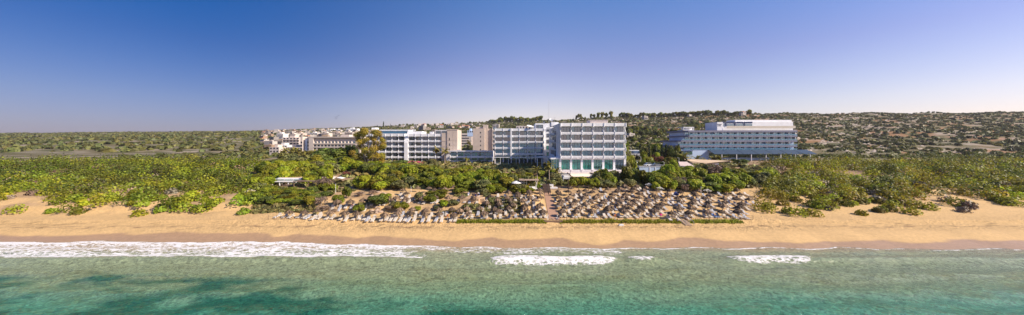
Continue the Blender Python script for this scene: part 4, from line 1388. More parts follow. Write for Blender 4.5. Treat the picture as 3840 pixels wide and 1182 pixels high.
# the trees one can point at, placed by hand: kind, photo x, top y, width px, distance, height m
hand = [
 ('dark', 1228, 552, 120, 146, 13), ('dark', 1280, 585, 90, 140, 10), ('bright', 1265, 556, 70, 150, 12), ('pine', 1185, 582, 66, 138, 8.5), ('dark', 1318, 536, 62, 158, 13.5), ('bright', 1300, 590, 60, 132, 9),
 ('olive', 1075, 575, 90, 150, 8), ('olive', 1120, 590, 70, 142, 7), ('bright', 1050, 610, 56, 128, 6), ('bright', 1092, 605, 60, 126, 6.5), ('dark', 1040, 596, 60, 136, 7), ('bright', 1108, 622, 50, 120, 5.5), ('olive', 1144, 637, 46, 118, 4.5),
 ('bright', 1210, 640, 56, 118, 5), ('pine', 1170, 645, 40, 122, 5), ('bright', 1400, 606, 70, 138, 7.5), ('bright', 1440, 612, 60, 130, 7), ('reddish', 1450, 616, 26, 136, 4), ('reddish', 1296, 648, 34, 118, 3.2),
 ('dark', 1500, 598, 80, 140, 9), ('pine', 1478, 612, 60, 134, 7), ('flower', 1543, 609, 34, 158, 5), ('flower', 1569, 612, 34, 158, 4.6), ('olive', 1620, 598, 46, 146, 8.5),
 ('bright', 1750, 620, 56, 126, 6.5), ('pine', 1718, 632, 80, 118, 6.5), ('olive', 1820, 622, 44, 128, 7), ('pine', 1850, 636, 44, 120, 5.5), ('bright', 1902, 650, 60, 109, 5.5), ('pine', 1925, 660, 44, 112, 5),
 ('pine', 1762, 680, 84, 99, 5), ('pine', 1845, 675, 84, 100, 5.2), ('bright', 1865, 690, 60, 96, 4.5), ('pine', 1735, 690, 60, 97, 4.6), ('dry', 1670, 658, 60, 108, 5), ('pine', 1645, 712, 74, 88, 2.6), ('pine', 1612, 716, 40, 87, 2.3), ('pine', 1725, 712, 56, 92, 3),
 ('olive', 1945, 690, 56, 94, 3.6), ('pine', 1928, 693, 40, 93, 3.3), ('olive', 2080, 650, 56, 108, 6.0), ('olive', 2066, 672, 44, 103, 4.4), ('olive', 2096, 668, 40, 105, 4.6), ('dark', 2062, 640, 30, 116, 5), ('bright', 2072, 636, 26, 118, 5.2),
 ('olive', 1990, 632, 60, 120, 6), ('pine', 2025, 640, 44, 118, 5.5), ('olive', 1955, 640, 50, 118, 5.6), ('bright', 2012, 665, 30, 112, 4), ('bright', 1998, 680, 50, 104, 3.2), ('bright', 2020, 700, 22, 99, 2.2),
 ('pine', 2150, 664, 52, 101, 4.6), ('bright', 2182, 662, 48, 102, 4.8), ('bright', 2215, 672, 48, 101, 4.3), ('bright', 2238, 668, 40, 101, 4.4), ('olive', 2270, 672, 60, 101, 4.2), ('pine', 2262, 634, 66, 112, 6.2), ('olive', 2240, 645, 40, 110, 5.4), ('olive', 2300, 640, 46, 111, 4.6),
 ('pine', 2350, 628, 66, 109, 6.6), ('dark', 2385, 626, 60, 112, 6.8), ('pine', 2410, 640, 66, 106, 5.8), ('olive', 2360, 668, 48, 101, 4.0), ('pine', 2445, 645, 50, 104, 5.2), ('bright', 2486, 662, 60, 98, 4.8), ('bright', 2520, 672, 46, 97, 4.5), ('bright', 2460, 682, 36, 97, 3.4),
 ('bright', 2500, 617, 62, 112, 6.8), ('bright', 2530, 600, 44, 122, 7.6), ('pine', 2510, 640, 56, 106, 5.6), ('dry', 2556, 660, 46, 101, 5.2), ('dry', 2570, 690, 36, 96, 3.6), ('pine', 2600, 660, 66, 102, 5.4), ('bright', 2580, 640, 60, 108, 5.6), ('bright', 2630, 634, 66, 108, 6),
 ('olive', 2660, 612, 56, 118, 6.5), ('dry', 2680, 618, 60, 112, 5.8), ('bright', 2710, 630, 50, 112, 6), ('bright', 2700, 652, 90, 102, 6), ('bright', 2740, 645, 80, 104, 6.2), ('bright', 2780, 650, 70, 103, 6), ('bright', 2720, 690, 70, 95, 3.8), ('bright', 2690, 694, 50, 95, 3.4), ('dark', 2660, 680, 60, 98, 4), ('dark', 2800, 660, 70, 104, 5.6), ('bright', 2762, 676, 60, 97, 4.4), ('bright', 2658, 700, 36, 95, 2.6),
 ('bright', 2755, 665, 50, 99, 5.0),
]
treexy = []
for k, px_, ty, wp, Yt, hh in hand:
    x = xat(px_, Yt)
    ztop = zr(ty, Yt)
    g0 = gz(x, Yt)
    hh = max(1.6, ztop - g0)
    hh = min(hh, 15)
    tree(k, x, Yt, wp * Yt / F, hh, 'hand')
    treexy.append((x, Yt, wp * Yt / F * .5))
# fill: one shrub every four metres or so between the tree line and the hotels
skip = [(-68, -48, 96, 118), (6.5, 13.5, 60, 128), (12, 45, 112.5, 140), (-12, 13, 118, 175), (40, 62, 124, 156)]
y = 70.0
while y < 150:
    stp = 2.9 if y < 92 else (3.3 if y < 118 else 5.2)
    x = -.78 * y - 6
    while x < .78 * y + 4:
        xx, yy2 = x + R.uniform(-1.2, 1.2), y + R.uniform(-1.1, 1.1)
        x += stp
        pxx = CX + xx / yy2 * F
        pyb = HY + (H - gz(xx, yy2)) / yy2 * F
        if pyb > front_y(pxx) - 2:
            continue
        if any(a0 < xx < a1 and b0 < yy2 < b1 for a0, a1, b0, b1 in skip):
            continue
        if occ(xx, yy2, taken, 2.0) and yy2 < 100:
            continue
        if any((xx - a_) ** 2 + (yy2 - b_) ** 2 < (r_ * .75 + .6) ** 2 for a_, b_, r_ in treexy):
            continue
        if xx > 45 and yy2 > 128:
            continue
        if pxx < 1150 and 80 < yy2 < 108 and pxx > 1020:
            wd0 = 1
        else:
            wd0 = 0
        if xx < -24 and yy2 < 92:
            k, wd, hh = R.choice(['pine', 'pine', 'bright', 'olive', 'dark', 'dry'] if pxx > 1190 else ['pine', 'pine', 'bright', 'dark']), R.uniform(3.0, 4.6), R.uniform(1.4, 2.5)
        elif yy2 < 96:
            k, wd, hh = R.choice(['pine', 'pine', 'olive', 'bright', 'pine']), R.uniform(3.0, 4.6), R.uniform(1.8, 3.2)
        elif yy2 < 112:
            k, wd, hh = R.choice(['pine', 'bright', 'bright', 'olive', 'pine', 'olive']), R.uniform(4.0, 6.0), R.uniform(2.8, 4.4)
        else:
            k, wd, hh = R.choice(['pine', 'bright', 'olive', 'dark', 'bright']), R.uniform(5, 7.5), R.uniform(3.2, 5.2)
        if pxx < 1020 or pxx > 2820:
            if abs(pxx - CX) > 960:
                continue
        capy = float(np.interp(pxx, [1033, 1330, 1400, 1500, 1600, 1700, 1850, 1900, 2050, 2075, 2100, 2235, 2262, 2345, 2420, 2490, 2600, 2700, 2806],
                               [598, 600, 612, 612, 616, 626, 630, 645, 650, 655, 676, 670, 640, 636, 650, 622, 618, 616, 630]))
        hh = min(hh, (zr(capy + R.uniform(0, 8), yy2) - gz(xx, yy2)) / 1.05)
        if hh < 1.0:
            continue
        if wd0:
            if yy2 > 98:
                continue
            hh = min(hh, 1.3)
        treexy.append((xx, yy2, wd / 2))
        tree(k, xx, yy2, wd, hh, 'belt')
    y += stp
# shrubs standing alone on the dune among the umbrellas
for k, px_, py_, wp, hh in (('pine', 1270, 765, 46, 2.4), ('pine', 1345, 795, 50, 1.8), ('dark', 1410, 770, 80, 2.8), ('pine', 1440, 765, 60, 2.6), ('pine', 1300, 745, 36, 3.4), ('olive', 1355, 790, 40, 2.0), ('pine', 1505, 785, 60, 1.8), ('olive', 1480, 775, 36, 1.5), ('pine', 1615, 760, 50, 2.2),
                         ('bright', 1660, 775, 46, 1.7), ('olive', 1700, 770, 40, 1.6), ('olive', 1570, 755, 30, 2.4), ('bright', 1565, 790, 30, 1.0), ('olive', 1845, 765, 40, 1.8), ('olive', 1825, 745, 36, 1.6), ('dry', 1215, 790, 56, 1.4), ('dry', 1245, 800, 40, 1.2), ('dry', 1460, 790, 44, 1.3), ('bright', 1235, 690, 26, 5), ('olive', 1640, 790, 26, 1.2),
                         ('pine', 1955, 728, 40, 1.6), ('bright', 1990, 722, 34, 1.4), ('dry', 1350, 735, 40, 1.3), ('dry', 1395, 730, 40, 1.2)):
    Yt = ground_y(px_, py_, 0, 70, 128)
    tree(k, xat(px_, Yt), Yt, wp * Yt / F, hh, 'dune')

# eucalyptus
def eucalyptus():
    Yt = 150
    x = xat(1378, Yt)
    zb_ = gz(x, Yt)
    root = thing('eucalyptus_tree', 'tall ragged eucalyptus with gaps in its golden green crown, before the left wing', 'tree', (x, Yt, zb_))
    rng = np.random.RandomState(77)
    C, S = [], []
    for px_, py_, r_, n_ in ((1345, 508, 14, 3), (1338, 528, 12, 2), (1372, 498, 18, 4), (1400, 496, 14, 3), (1420, 500, 14, 3), (1430, 525, 12, 3), (1435, 545, 13, 3), (1415, 560, 15, 3), (1425, 585, 14, 3), (1360, 530, 15, 3), (1345, 550, 15, 3), (1330, 570, 14, 2), (1340, 590, 18, 4),
                             (1370, 560, 17, 3), (1395, 540, 13, 2), (1390, 580, 18, 3), (1360, 605, 18, 3), (1400, 612, 16, 3), (1425, 608, 12, 2), (1335, 620, 16, 3), (1385, 520, 12, 2), (1405, 520, 10, 2), (1375, 630, 16, 3)):
        for q in range(n_):
            dy = rng.uniform(-3.5, 3.5)
            C.append((xat(px_ + rng.uniform(-6, 6), Yt) - x, dy, zr(py_ + rng.uniform(-5, 5), Yt) - zb_)); S.append(r_ * Yt / F * rng.uniform(.7, 1.05))
    C, S = np.array(C), np.array(S)
    nL = 22000
    idx = rng.choice(len(C), nL, p=S ** 2 / (S ** 2).sum())
    D = rng.normal(size=(nL, 3)); D /= np.linalg.norm(D, axis=1, keepdims=True)
    P = C[idx] + D * S[idx][:, None] * rng.uniform(.5, 1.15, (nL, 1)) * np.array([1, 1, .85])
    N = D + rng.normal(size=(nL, 3)) * .6 + np.array([0, 0, .3]); N /= np.linalg.norm(N, axis=1, keepdims=True)
    V = quads_at(P, N, .16, rng)
    tl_ = rng.uniform(.65, 1.35, len(C)); hu = rng.uniform(-.18, .15, len(C))
    T = tl_[idx] * rng.uniform(.75, 1.25, nL)
    col = np.stack([T * (1 - hu[idx]), T, T * .8], 1)
    obj('crown', npmesh('crown', V, np.arange(nL * 4).reshape(-1, 4), LEAF['euc'], {'tint': ('FACE', col)}), root)
    m = MB()
    m.tube([(0, 0, -1), (.5, 0, 5), (.2, .3, 10), (1, 0, 17)], [.55, .45, .3, .12], 8)
    m.tube([(1.6, .4, -.5), (2.6, .2, 6), (4, 0, 11), (5.2, 0, 16)], [.42, .34, .22, .1], 7)
    m.tube([(-.8, .2, -.5), (-2, 0, 6), (-3.6, .3, 12), (-4.4, 0, 15)], [.4, .3, .2, .08], 7)
    for q in range(0, len(C), 3):
        c_ = C[q]
        s0 = (c_[0] * .45, 0, max(4, c_[2] - 4))
        m.tube([s0, ((s0[0] + c_[0]) / 2, c_[1] / 2, (s0[2] + c_[2]) / 2), tuple(c_)], [.14, .1, .04], 5)
    m.build('trunk', PBARK, root)
eucalyptus()

# palms
def palm_mesh(seed, nf=22, L=1.7, fan=True):
    rng = np.random.RandomState(seed)
    m = MB()
    T = []
    for k in range(nf):
        th = rng.uniform(0, 2 * math.pi); up = rng.uniform(-.75, 1.1)
        d = Vector((math.cos(th) * math.cos(up), math.sin(th) * math.cos(up), math.sin(up)))
        p = Vector((0, 0, 0)); prev = p
        side = Vector((-math.sin(th), math.cos(th), 0))
        L_ = L * rng.uniform(.8, 1.1)
        pts = [p]
        for j in range(1, 5):
            p = p + d * L_ / 4
            d = (d + Vector((0, 0, -.22))).normalized()
            pts.append(p)
        wd = [.03, .10, .30, .34, .05] if fan else [.05, .28, .34, .26, .04]
        for j in range(4):
            for s_ in (-1, 1):
                dr = Vector((0, 0, -.12))
                m.add([pts[j], pts[j + 1], pts[j + 1] + side * s_ * wd[j + 1] + dr, pts[j] + side * s_ * wd[j] + dr * .6], [(0, 1, 2, 3)])
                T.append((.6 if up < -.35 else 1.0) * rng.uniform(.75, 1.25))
    me = m.mesh('crown', LEAF['palm'])
    a_ = me.attributes.new('tint', 'FLOAT_COLOR', 'FACE')
    T = np.array(T)
    a_.data.foreach_set('color', np.stack([T * 1.05, T, T, np.ones(len(T))], 1).astype(np.float32).ravel())
    return me
PALM = [palm_mesh(i, 26) for i in range(3)] + [palm_mesh(9, 22, 2.3, False)]
def palm(px_, ty, by, Yt, lab, s_=1.0, which=None, thin=.16, group=None):
    x = xat(px_, Yt)
    zt, z0 = zr(ty, Yt) - .9 * s_, max(gz(x, Yt) - .3, 0)
    if zt - z0 < 1:
        z0 = zt - 1.5
    root = thing('palm_tree', lab, 'palm tree', (x, Yt, z0), 0, group)
    h_ = zt - z0
    MB().tube([(0, 0, 0), (.1, 0, h_ * .5), (0, 0, h_)], [thin * 1.4, thin, thin * .9], 7).build('trunk', PBARK, root)
    obj('crown', PALM[R.randrange(3) if which is None else which], root, (0, 0, h_), R.uniform(0, 6), s_)
palm(1637, 549, 620, 160, 'tall fan palm standing before the left wing balconies', 1.55)
palm(1667, 554, 620, 158, 'tall fan palm in front of the beige end wall', 1.6)
palm(1748, 589, 620, 140, 'single thin fan palm in front of the two storey annexe', .95, thin=.12)
palm(2058, 605, 700, 104, 'tall fan palm beside the path before the main block corner', 1.35)
palm(2013, 624, 700, 102, 'bright fan palm rising behind the beach pergola', 1.1)
palm(1880, 650, 690, 118, 'low bushy palm under the stone base of the wing', 1.3, 3)
palm(1957, 652, 690, 116, 'short palm left of the bright fan palm', 1.2, 3)
palm(2085, 632, 690, 114, 'broad leaved palm at the foot of the white terrace corner', 1.2, 3)
palm(2563, 576, 640, 150, 'palm with hanging dead fronds left of the curved hotel lawn', 1.7, 3, .25)
palm(2612, 586, 620, 170, 'short date palm against the blue wall of the curved hotel', 1.7, 3, .3)
palm(2336, 556, 640, 135, 'tall narrow palm just right of the main block', 1.2)
for i, (p_, t_) in enumerate(((1060, 566), (1070, 552), (1092, 560), (1100, 552), (1112, 556), (1120, 562), (1133, 568), (1145, 570), (1153, 566), (1163, 566), (1170, 565), (1178, 562), (1186, 564), (1194, 560))):
    palm(p_, t_, 600, 240 - (i % 3) * 8, 'slim palm before the far left beige hotel, %s from the left' % ordn(i + 1), 1.9, group='palms before the far left hotel')
palm(1758, 526, 560, 330, 'distant palm before the long slit windows', 2.2)
for i, (p_, t_, k) in enumerate(((2650, 598, 3), (2660, 600, 1), (2676, 588, 3), (2700, 586, 3), (2725, 592, 1))):
    palm(p_, t_, 620, 168 - i * 2, 'yellow green palm in the pool garden, %s from the left' % ordn(i + 1), 1.9, k, .25, 'palms in the pool garden')

# garden right of the main block, road verge and first slope
rr = random.Random(12)
for k, px_, ty, wp, Yt in (('olive', 2350, 560, 44, 128), ('pine', 2362, 585, 50, 126), ('olive', 2345, 600, 40, 122), ('bright', 2412, 568, 30, 158), ('pine', 2430, 588, 40, 150), ('bright', 2415, 596, 12, 146), ('reddish', 2450, 576, 20, 158), ('bright', 2466, 572, 24, 156), ('reddish', 2475, 582, 50, 150), ('pine', 2500, 590, 44, 148),
                           ('cypress', 2388, 548, 16, 172), ('cypress', 2398, 542, 18, 174), ('cypress', 2408, 550, 15, 170), ('cypress', 2434, 536, 15, 168), ('cypress', 2482, 545, 20, 166), ('cypress', 2498, 538, 24, 168), ('cypress', 2512, 548, 20, 164), ('cypress', 2552, 565, 22, 158), ('dark', 2540, 560, 30, 160), ('dark', 2555, 590, 30, 150),
                           ('cypress', 2470, 556, 16, 160), ('bright', 2548, 580, 26, 152), ('pine', 2525, 590, 30, 148), ('pine', 2440, 600, 30, 146), ('dark', 2480, 606, 40, 144), ('pine', 2380, 620, 40, 130), ('bright', 2640, 600, 24, 160), ('olive', 2660, 604, 24, 158), ('dark', 2760, 594, 44, 160), ('dark', 2790, 596, 40, 160), ('bright', 2690, 600, 24, 158),
                           ('olive', 1745, 556, 50, 230), ('olive', 1725, 562, 30, 226), ('pine', 1762, 566, 30, 220)):
    x = xat(px_, Yt)
    g0 = gz(x, Yt)
    tree(k, x, Yt, wp * Yt / F, max(1.5, zr(ty, Yt) - g0), 'garden')
# middle distance: dark tree belts on the right hillside
def hill_tree(k, px_, py_, wpx, hm, zone, name=None):
    Yt = ground_y(px_, py_, 0, 150, 1500)
    x = xat(px_, Yt)
    tree(k, x, Yt, wpx * Yt / F, hm, zone, name=name)
for i in range(46):
    px_ = rr.uniform(2345, 2560); py_ = rr.uniform(488, 515)
    hill_tree(rr.choice(['dark', 'pine', 'dark', 'olive', 'bright']), px_, py_, rr.uniform(14, 26), rr.uniform(5, 9), 'hillbelt')
for i in range(26):
    px_ = rr.uniform(2575, 2700); py_ = rr.uniform(468, 492)
    hill_tree(rr.choice(['dark', 'dark', 'pine']), px_, py_, rr.uniform(13, 22), rr.uniform(6, 10), 'hillbelt')
for i in range(40):
    px_ = rr.uniform(2345, 2570); py_ = rr.uniform(515, 556)
    hill_tree(rr.choice(['pine', 'olive', 'bright', 'pine']), px_, py_, rr.uniform(12, 30), rr.uniform(2.5, 5), 'hillbelt')
for i in range(44):
    px_, Yt = (rr.uniform(2405, 2566), rr.uniform(160, 215)) if i % 4 else (rr.uniform(2343, 2352), rr.uniform(150, 200))
    x = xat(px_, Yt)
    top = rr.uniform(540, 572)
    tree(rr.choice(['dark', 'pine', 'dark', 'cypress', 'olive', 'bright']), x, Yt, rr.uniform(16, 30) * Yt / F if i % 6 else 3, max(3, min(10, zr(top, Yt) - gz(x, Yt))), 'garden')
# ridge line trees
def ridge_at(px_):
    Ys = np.arange(400, 1900, 8.0)
    Xs = (px_ - CX) * Ys / F
    zz = tz(Xs, Ys)
    i = int(np.argmax((zz - H) / Ys))
    return float(Xs[i]), float(Ys[i])
def ridge_tree(px_, hpx, k='ridge', w_=None, back=-8):
    x, y_ = ridge_at(px_)
    y_ -= 12
    hm = hpx * y_ / F
    tree(k, x, y_, (w_ or hpx * 1.2) * y_ / F, hm, 'ridge')
for i in range(30):
    ridge_tree(1835 + i * 6.6 + rr.uniform(-3, 3), rr.uniform(11, 22) if i % 4 else 9, w_=rr.uniform(14, 24))
for i in range(62):
    ridge_tree(2318 + i * 7.9 + rr.uniform(-4, 4), rr.uniform(8, 20), rr.choice(['ridge', 'ridge', 'ridge', 'dark']))
for i in range(34):
    ridge_tree(1500 + i * 10 + rr.uniform(-5, 5), rr.uniform(4, 9), rr.choice(['ridge', 'dark', 'hillbush']))
for p_, h_ in ((2160, 19), (2170, 24), (2178, 14), (2212, 18), (2222, 17), (2190, 9), (2240, 22), (2255, 24), (2270, 23), (2284, 24)):
    ridge_tree(p_, h_, 'ridge', h_ * .7)
for p_, h_ in ((1442, 22), (1468, 10), (1420, 9), (1486, 8)):
    ridge_tree(p_, h_, 'cypress', h_ * .4)
for i in range(30):
    ridge_tree(1036 + i * 15 + rr.uniform(-5, 5), rr.uniform(3, 6), 'hillbush', rr.uniform(10, 20))

# scrub on the slopes: beyond counting
def scrub(name, n, xr, yr_, sz, mt, seed, lab, dens=None):
    rng = np.random.RandomState(seed)
    X_ = rng.uniform(*xr, n * 3); Y_ = rng.uniform(*yr_, n * 3)
    keep = (np.abs(X_ / Y_) < 1.75)
    d_ = fbm(X_ / 30, Y_ / 30, seed, 4)
    keep &= d_ > dens
    X_, Y_ = X_[keep][:n], Y_[keep][:n]
    Z_ = tz(X_, Y_)
    s_ = rng.uniform(*sz, len(X_))
    per = 9
    idx = np.repeat(np.arange(len(X_)), per)
    D = rng.normal(size=(len(idx), 3)); D /= np.linalg.norm(D, axis=1, keepdims=True); D[:, 2] = np.abs(D[:, 2])
    P = np.c_[X_, Y_, Z_][idx] + D * s_[idx][:, None] * np.array([1, 1, .75])
    N = D + rng.normal(size=D.shape) * .3; N /= np.linalg.norm(N, axis=1, keepdims=True)
    tn_ = rng.uniform(.5, 1.5, len(X_))[idx] * rng.uniform(.8, 1.2, len(idx))
    rng2 = np.random.RandomState(seed + 1)
    n_ = len(P)
    a_ = rng2.normal(size=(n_, 3)); u = np.cross(N, a_); u /= np.linalg.norm(u, axis=1, keepdims=True); v = np.cross(N, u)
    q = (s_[idx] * .62)[:, None]
    V = np.stack([P - u * q - v * q, P + u * q - v * q * .6, P + u * q * .8 + v * q, P - u * q + v * q * .7], 1).reshape(-1, 3)
    hu = rng.uniform(-.15, .2, len(X_))[idx]
    me = npmesh(name, V, np.arange(n_ * 4).reshape(-1, 4), mt, {'tint': ('FACE', np.stack([tn_ * (1 + hu), tn_, tn_ * (1 - hu * .5)], 1))})
    o = obj(name, me)
    tag(o, lab, 'scrub', kind='stuff')
    return o
scrub('hill_scrub', 17000, (-300, 1400), (215, 860), (.7, 2.6), LEAF['far'], 5, 'low grey green scrub covering the rocky hillside', .33)
scrub('distant_scrub', 13000, (-2600, 300), (345, 1500), (1.2, 4.0), LEAF['far'], 6, 'dark scrub between the far white houses', .38)
scrub('garden_undergrowth', 5200, (-110, 110), (100, 215), (.4, 1.3), LEAF['olive'], 8, 'rough green undergrowth beneath the garden trees', .1)
scrub('dune_undergrowth', 2600, (-66, 2), (77.5, 98), (.15, .55), LEAF['olive'], 9, 'patchy low undergrowth on the left dune', .45)
# far thickets beyond both ends of the beach
def thicket(name, xr, yr_, n, seed, lab, mt, sz, thr):
    rng = np.random.RandomState(seed)
    X_ = rng.uniform(*xr, n * 3); Y_ = rng.uniform(*yr_, n * 3)
    keep = (np.abs(X_ / Y_) > .80) & (fbm(X_ / 14 + seed, Y_ / 9, seed, 4) > thr)
    X_, Y_ = X_[keep][:n], Y_[keep][:n]
    Z_ = tz(X_, Y_)
    s_ = rng.uniform(*sz, len(X_)) ** 1.0 * (.8 + (Y_ - 70) / 80)
    per = 150
    idx = np.repeat(np.arange(len(X_)), per)
    D = rng.normal(size=(len(idx), 3)); D /= np.linalg.norm(D, axis=1, keepdims=True); D[:, 2] = np.abs(D[:, 2])
    P = np.c_[X_, Y_, Z_][idx] + D * s_[idx][:, None] * rng.uniform(.6, 1.05, (len(idx), 1)) * np.array([1, 1, 1.05])
    N = D + rng.normal(size=D.shape) * .5; N /= np.linalg.norm(N, axis=1, keepdims=True)
    V = quads_at(P, N, .20, rng)
    tn_ = rng.uniform(.5, 1.5, len(X_))[idx] * rng.uniform(.8, 1.2, len(idx))
    hu = rng.uniform(-.2, .2, len(X_))[idx]
    o = obj(name, npmesh(name, V, np.arange(len(P) * 4).reshape(-1, 4), mt, {'tint': ('FACE', np.stack([tn_ * (1 + hu), tn_, tn_], 1))}))
    tag(o, lab, 'thicket', kind='stuff')
for sd_, xr_, sn in ((21, (-260, -58), 'left'), (22, (60, 260), 'right')):
    thicket('coast_thicket', xr_, (76, 150), 560, sd_, 'olive green pine thicket running on past the %s end of the beach' % sn, LEAF['pine'], (1.2, 3.0), .30)
    thicket('coast_thicket', xr_, (80, 150), 260, sd_ + 10, 'bright leafy bushes in the thicket past the %s end of the beach' % sn, LEAF['bright'], (1.0, 2.4), .5)
    thicket('coast_thicket', xr_, (92, 165), 240, sd_ + 20, 'tall dark trees in the thicket past the %s end of the beach' % sn, LEAF['dark'], (1.8, 3.8), .47)
    thicket('coast_thicket', xr_, (78, 140), 130, sd_ + 30, 'bare brown brush in the thicket past the %s end of the beach' % sn, LEAF['dry'], (.8, 1.8), .5)

# labels for every tree: zone, kind, rank from the left
ZN = {'hand': 'in the tree belt', 'belt': 'in the shrub belt', 'dune': 'among the umbrellas on the dune', 'garden': 'in the hotel gardens', 'hillbelt': 'on the right hillside', 'ridge': 'on the skyline ridge'}
KN = {'pine': 'olive green pine shrub', 'olive': 'grey green tree', 'bright': 'bright yellow green leafy shrub', 'dark': 'dark green broad tree', 'dry': 'bare twiggy brown shrub', 'cypress': 'dark narrow cypress',
      'flower': 'pink flowering oleander', 'reddish': 'reddish leaved shrub', 'ridge': 'small round crowned tree', 'hillbush': 'low dark bush'}
grp = {}
for r_, k, zn in trees:
    dep = ''
    if zn in ('hand', 'belt'):
        yv = r_.location.y
        zz_ = 'belt'
        dep = 'nearest the sand' if yv < 88 else ('second from the sand' if yv < 97 else ('middle' if yv < 106 else ('behind the middle' if yv < 116 else ('near the hotels' if yv < 130 else 'closest to the hotels'))))
    else:
        zz_ = zn
    grp.setdefault((k, zz_, dep), []).append(r_)
for (k, zz_, dep), lst in grp.items():
    lst.sort(key=lambda o_: o_.location.x / o_.location.y)
    for i, o_ in enumerate(lst):
        if dep:
            lab = '%s %s from the left in the strip %s' % (ordn(i + 1), KN[k], dep)
        else:
            lab = '%s %s from the left %s' % (ordn(i + 1), KN[k], ZN[zz_])
        tag(o_, lab, 'shrub' if k in ('pine', 'bright', 'dry', 'flower', 'reddish', 'hillbush') else 'tree', ('trees ' if k not in ('hillbush',) else 'bushes ') + ('in the belt behind the beach' if zz_ == 'belt' else ZN[zz_]))
print('trees', len(trees))

# ------------------------------------------------------------------ town on the slopes
def house_parts(seed, red=False):
    rr = random.Random(seed)
    w_, d_, h_ = rr.uniform(9, 14), rr.uniform(8, 11), rr.choice([3.3, 6.4, 6.4, 9.5])
    b_ = MB()
    b_.box(-w_ / 2, w_ / 2, -d_ / 2, d_ / 2, -2.5, h_)
    if rr.random() < .7:
        b_.box(-w_ / 2 - 3.5, -w_ / 2 + .0, -d_ / 2 + 1, d_ / 2 - 1, -2.5, h_ - 2.6)
    if rr.random() < .6:
        b_.box(-1, w_ / 2 - 1, -d_ / 2 - 2, -d_ / 2, 2.9, 3.1); b_.box(-.9, -.7, -d_ / 2 - 2, -d_ / 2 - 1.8, -2, 2.9); b_.box(w_ / 2 - 1.3, w_ / 2 - 1.1, -d_ / 2 - 2, -d_ / 2 - 1.8, -2, 2.9)
    r_ = MB()
    if red:
        r_.add([(-w_ / 2 - .4, -d_ / 2 - .4, h_), (w_ / 2 + .4, -d_ / 2 - .4, h_), (w_ / 2 + .4, d_ / 2 + .4, h_), (-w_ / 2 - .4, d_ / 2 + .4, h_), (-w_ / 4, 0, h_ + 2.2), (w_ / 4, 0, h_ + 2.2)],
               [(0, 1, 5, 4), (1, 2, 5), (2, 3, 4, 5), (3, 0, 4), (0, 3, 2, 1)])
    else:
        for a_ in ((-w_ / 2, w_ / 2, -d_ / 2, -d_ / 2 + .25), (-w_ / 2, w_ / 2, d_ / 2 - .25, d_ / 2), (-w_ / 2, -w_ / 2 + .25, -d_ / 2 + .25, d_ / 2 - .25), (w_ / 2 - .25, w_ / 2, -d_ / 2 + .25, d_ / 2 - .25)):
            r_.box(*a_, h_ + .003, h_ + .8)
        r_.box(-1.5, 1.5, 0, 3, h_ + .003, h_ + 2.4)
        if rr.random() < .5:
            r_.box(2, 3, 0, 1, h_ + .003, h_ + 1.6)
    win = []
    z_ = .8
    while z_ < h_ - 1:
        x_ = -w_ / 2 + 1
        while x_ < w_ / 2 - 1.6:
            if rr.random() < .8:
                win.append((x_, z_, rr.choice([1.2, 1.8])))
            x_ += 2.8
        z_ += 3.1
    wins = [MB().box(x_, x_ + q_, -d_ / 2 - .06, -d_ / 2 + .1, z_, z_ + 1.5).mesh('window', FRAME) for x_, z_, q_ in win]
    return b_, r_, wins
WALLS = [mat('town_wall_%s' % n_, c_, .85, var=.1, scale=.1) for n_, c_ in (('white', (.48, .43, .39)), ('cream', (.38, .30, .23)), ('grey', (.26, .23, .21)), ('ochre', (.32, .22, .15)))]
HV = []
for i in range(12):
    red = i >= 9
    b_, r_, wins = house_parts(50 + i, red)
    HV.append([(b_.mesh('wall', WALLS[(0, 1, 0, 2, 1, 0, 3, 0, 2, 0, 1, 0)[i]]), r_.mesh('roof', TILE if red else WALLS[(0, 1, 0, 2, 1, 0, 3, 0, 2, 0, 1, 0)[i]]), wins), red])
houses = []
towntrees = []
def house(x, y, zone, v=None, s_=1.0, rz=None):
    for a_ in houses:
        if abs(a_[0] - x) < 12 and abs(a_[1] - y) < 11:
            return False
    v = v if v is not None else R.randrange(9)
    houses.append((x, y, v, zone, s_, R.uniform(-.5, .5) if rz is None else rz))
    return True
rr = random.Random(99)
for k in range(900):
    px_ = rr.uniform(985, 1345); Yt = rr.uniform(360, 1420) ** 1.0
    x = xat(px_, Yt)
    lim = np.interp(px_, [1033, 1200, 1345], [1180, 1080, 1000])
    if Yt > lim or sum(1 for h in houses if h[3] == 'town') >= 190:
        continue
    if 1115 < px_ and Yt < 420:
        continue
    house(x, Yt, 'town', rr.randrange(9) if rr.random() < .93 else 9 + rr.randrange(3), rr.uniform(.55, .85))
for px_, py_, v in ((1560, 480, 0), (1575, 475, 2), (1590, 478, 9), (1620, 474, 5), (1640, 472, 0), (1655, 483, 9), (1678, 470, 7), (1695, 473, 2), (1712, 470, 0), (1722, 482, 10), (1738, 480, 11), (1752, 483, 10), (1766, 472, 5), (1778, 478, 7), (1606, 492, 1), (1545, 486, 5), (1585, 490, 3), (1630, 498, 1), (1690, 486, 4), (1640, 482, 1), (1795, 470, 7), (1540, 494, 1), (1510, 478, 0), (1860, 484, 2)):
    Yt = ground_y(px_, py_, 0, 300, 1500)
    house(xat(px_, Yt), Yt, 'centre', v, rr.uniform(.85, 1.1))
for px_, py_, v, s_ in ((2418, 448, 5, 1.0), (2785, 434, 9, .8), (2585, 440, 2, .6), (2365, 515, 0, .7), (2770, 434, 4, .7)):
    Yt = ground_y(px_, py_, 0, 300, 1500)
    if Yt < 310:
        x, Yt = ridge_at(px_); Yt -= 15
    house(xat(px_, Yt), Yt, 'right', v, s_)
lz = {'town': 'in the town at far left', 'centre': 'on the slope behind the hotels', 'right': 'on the right hillside'}
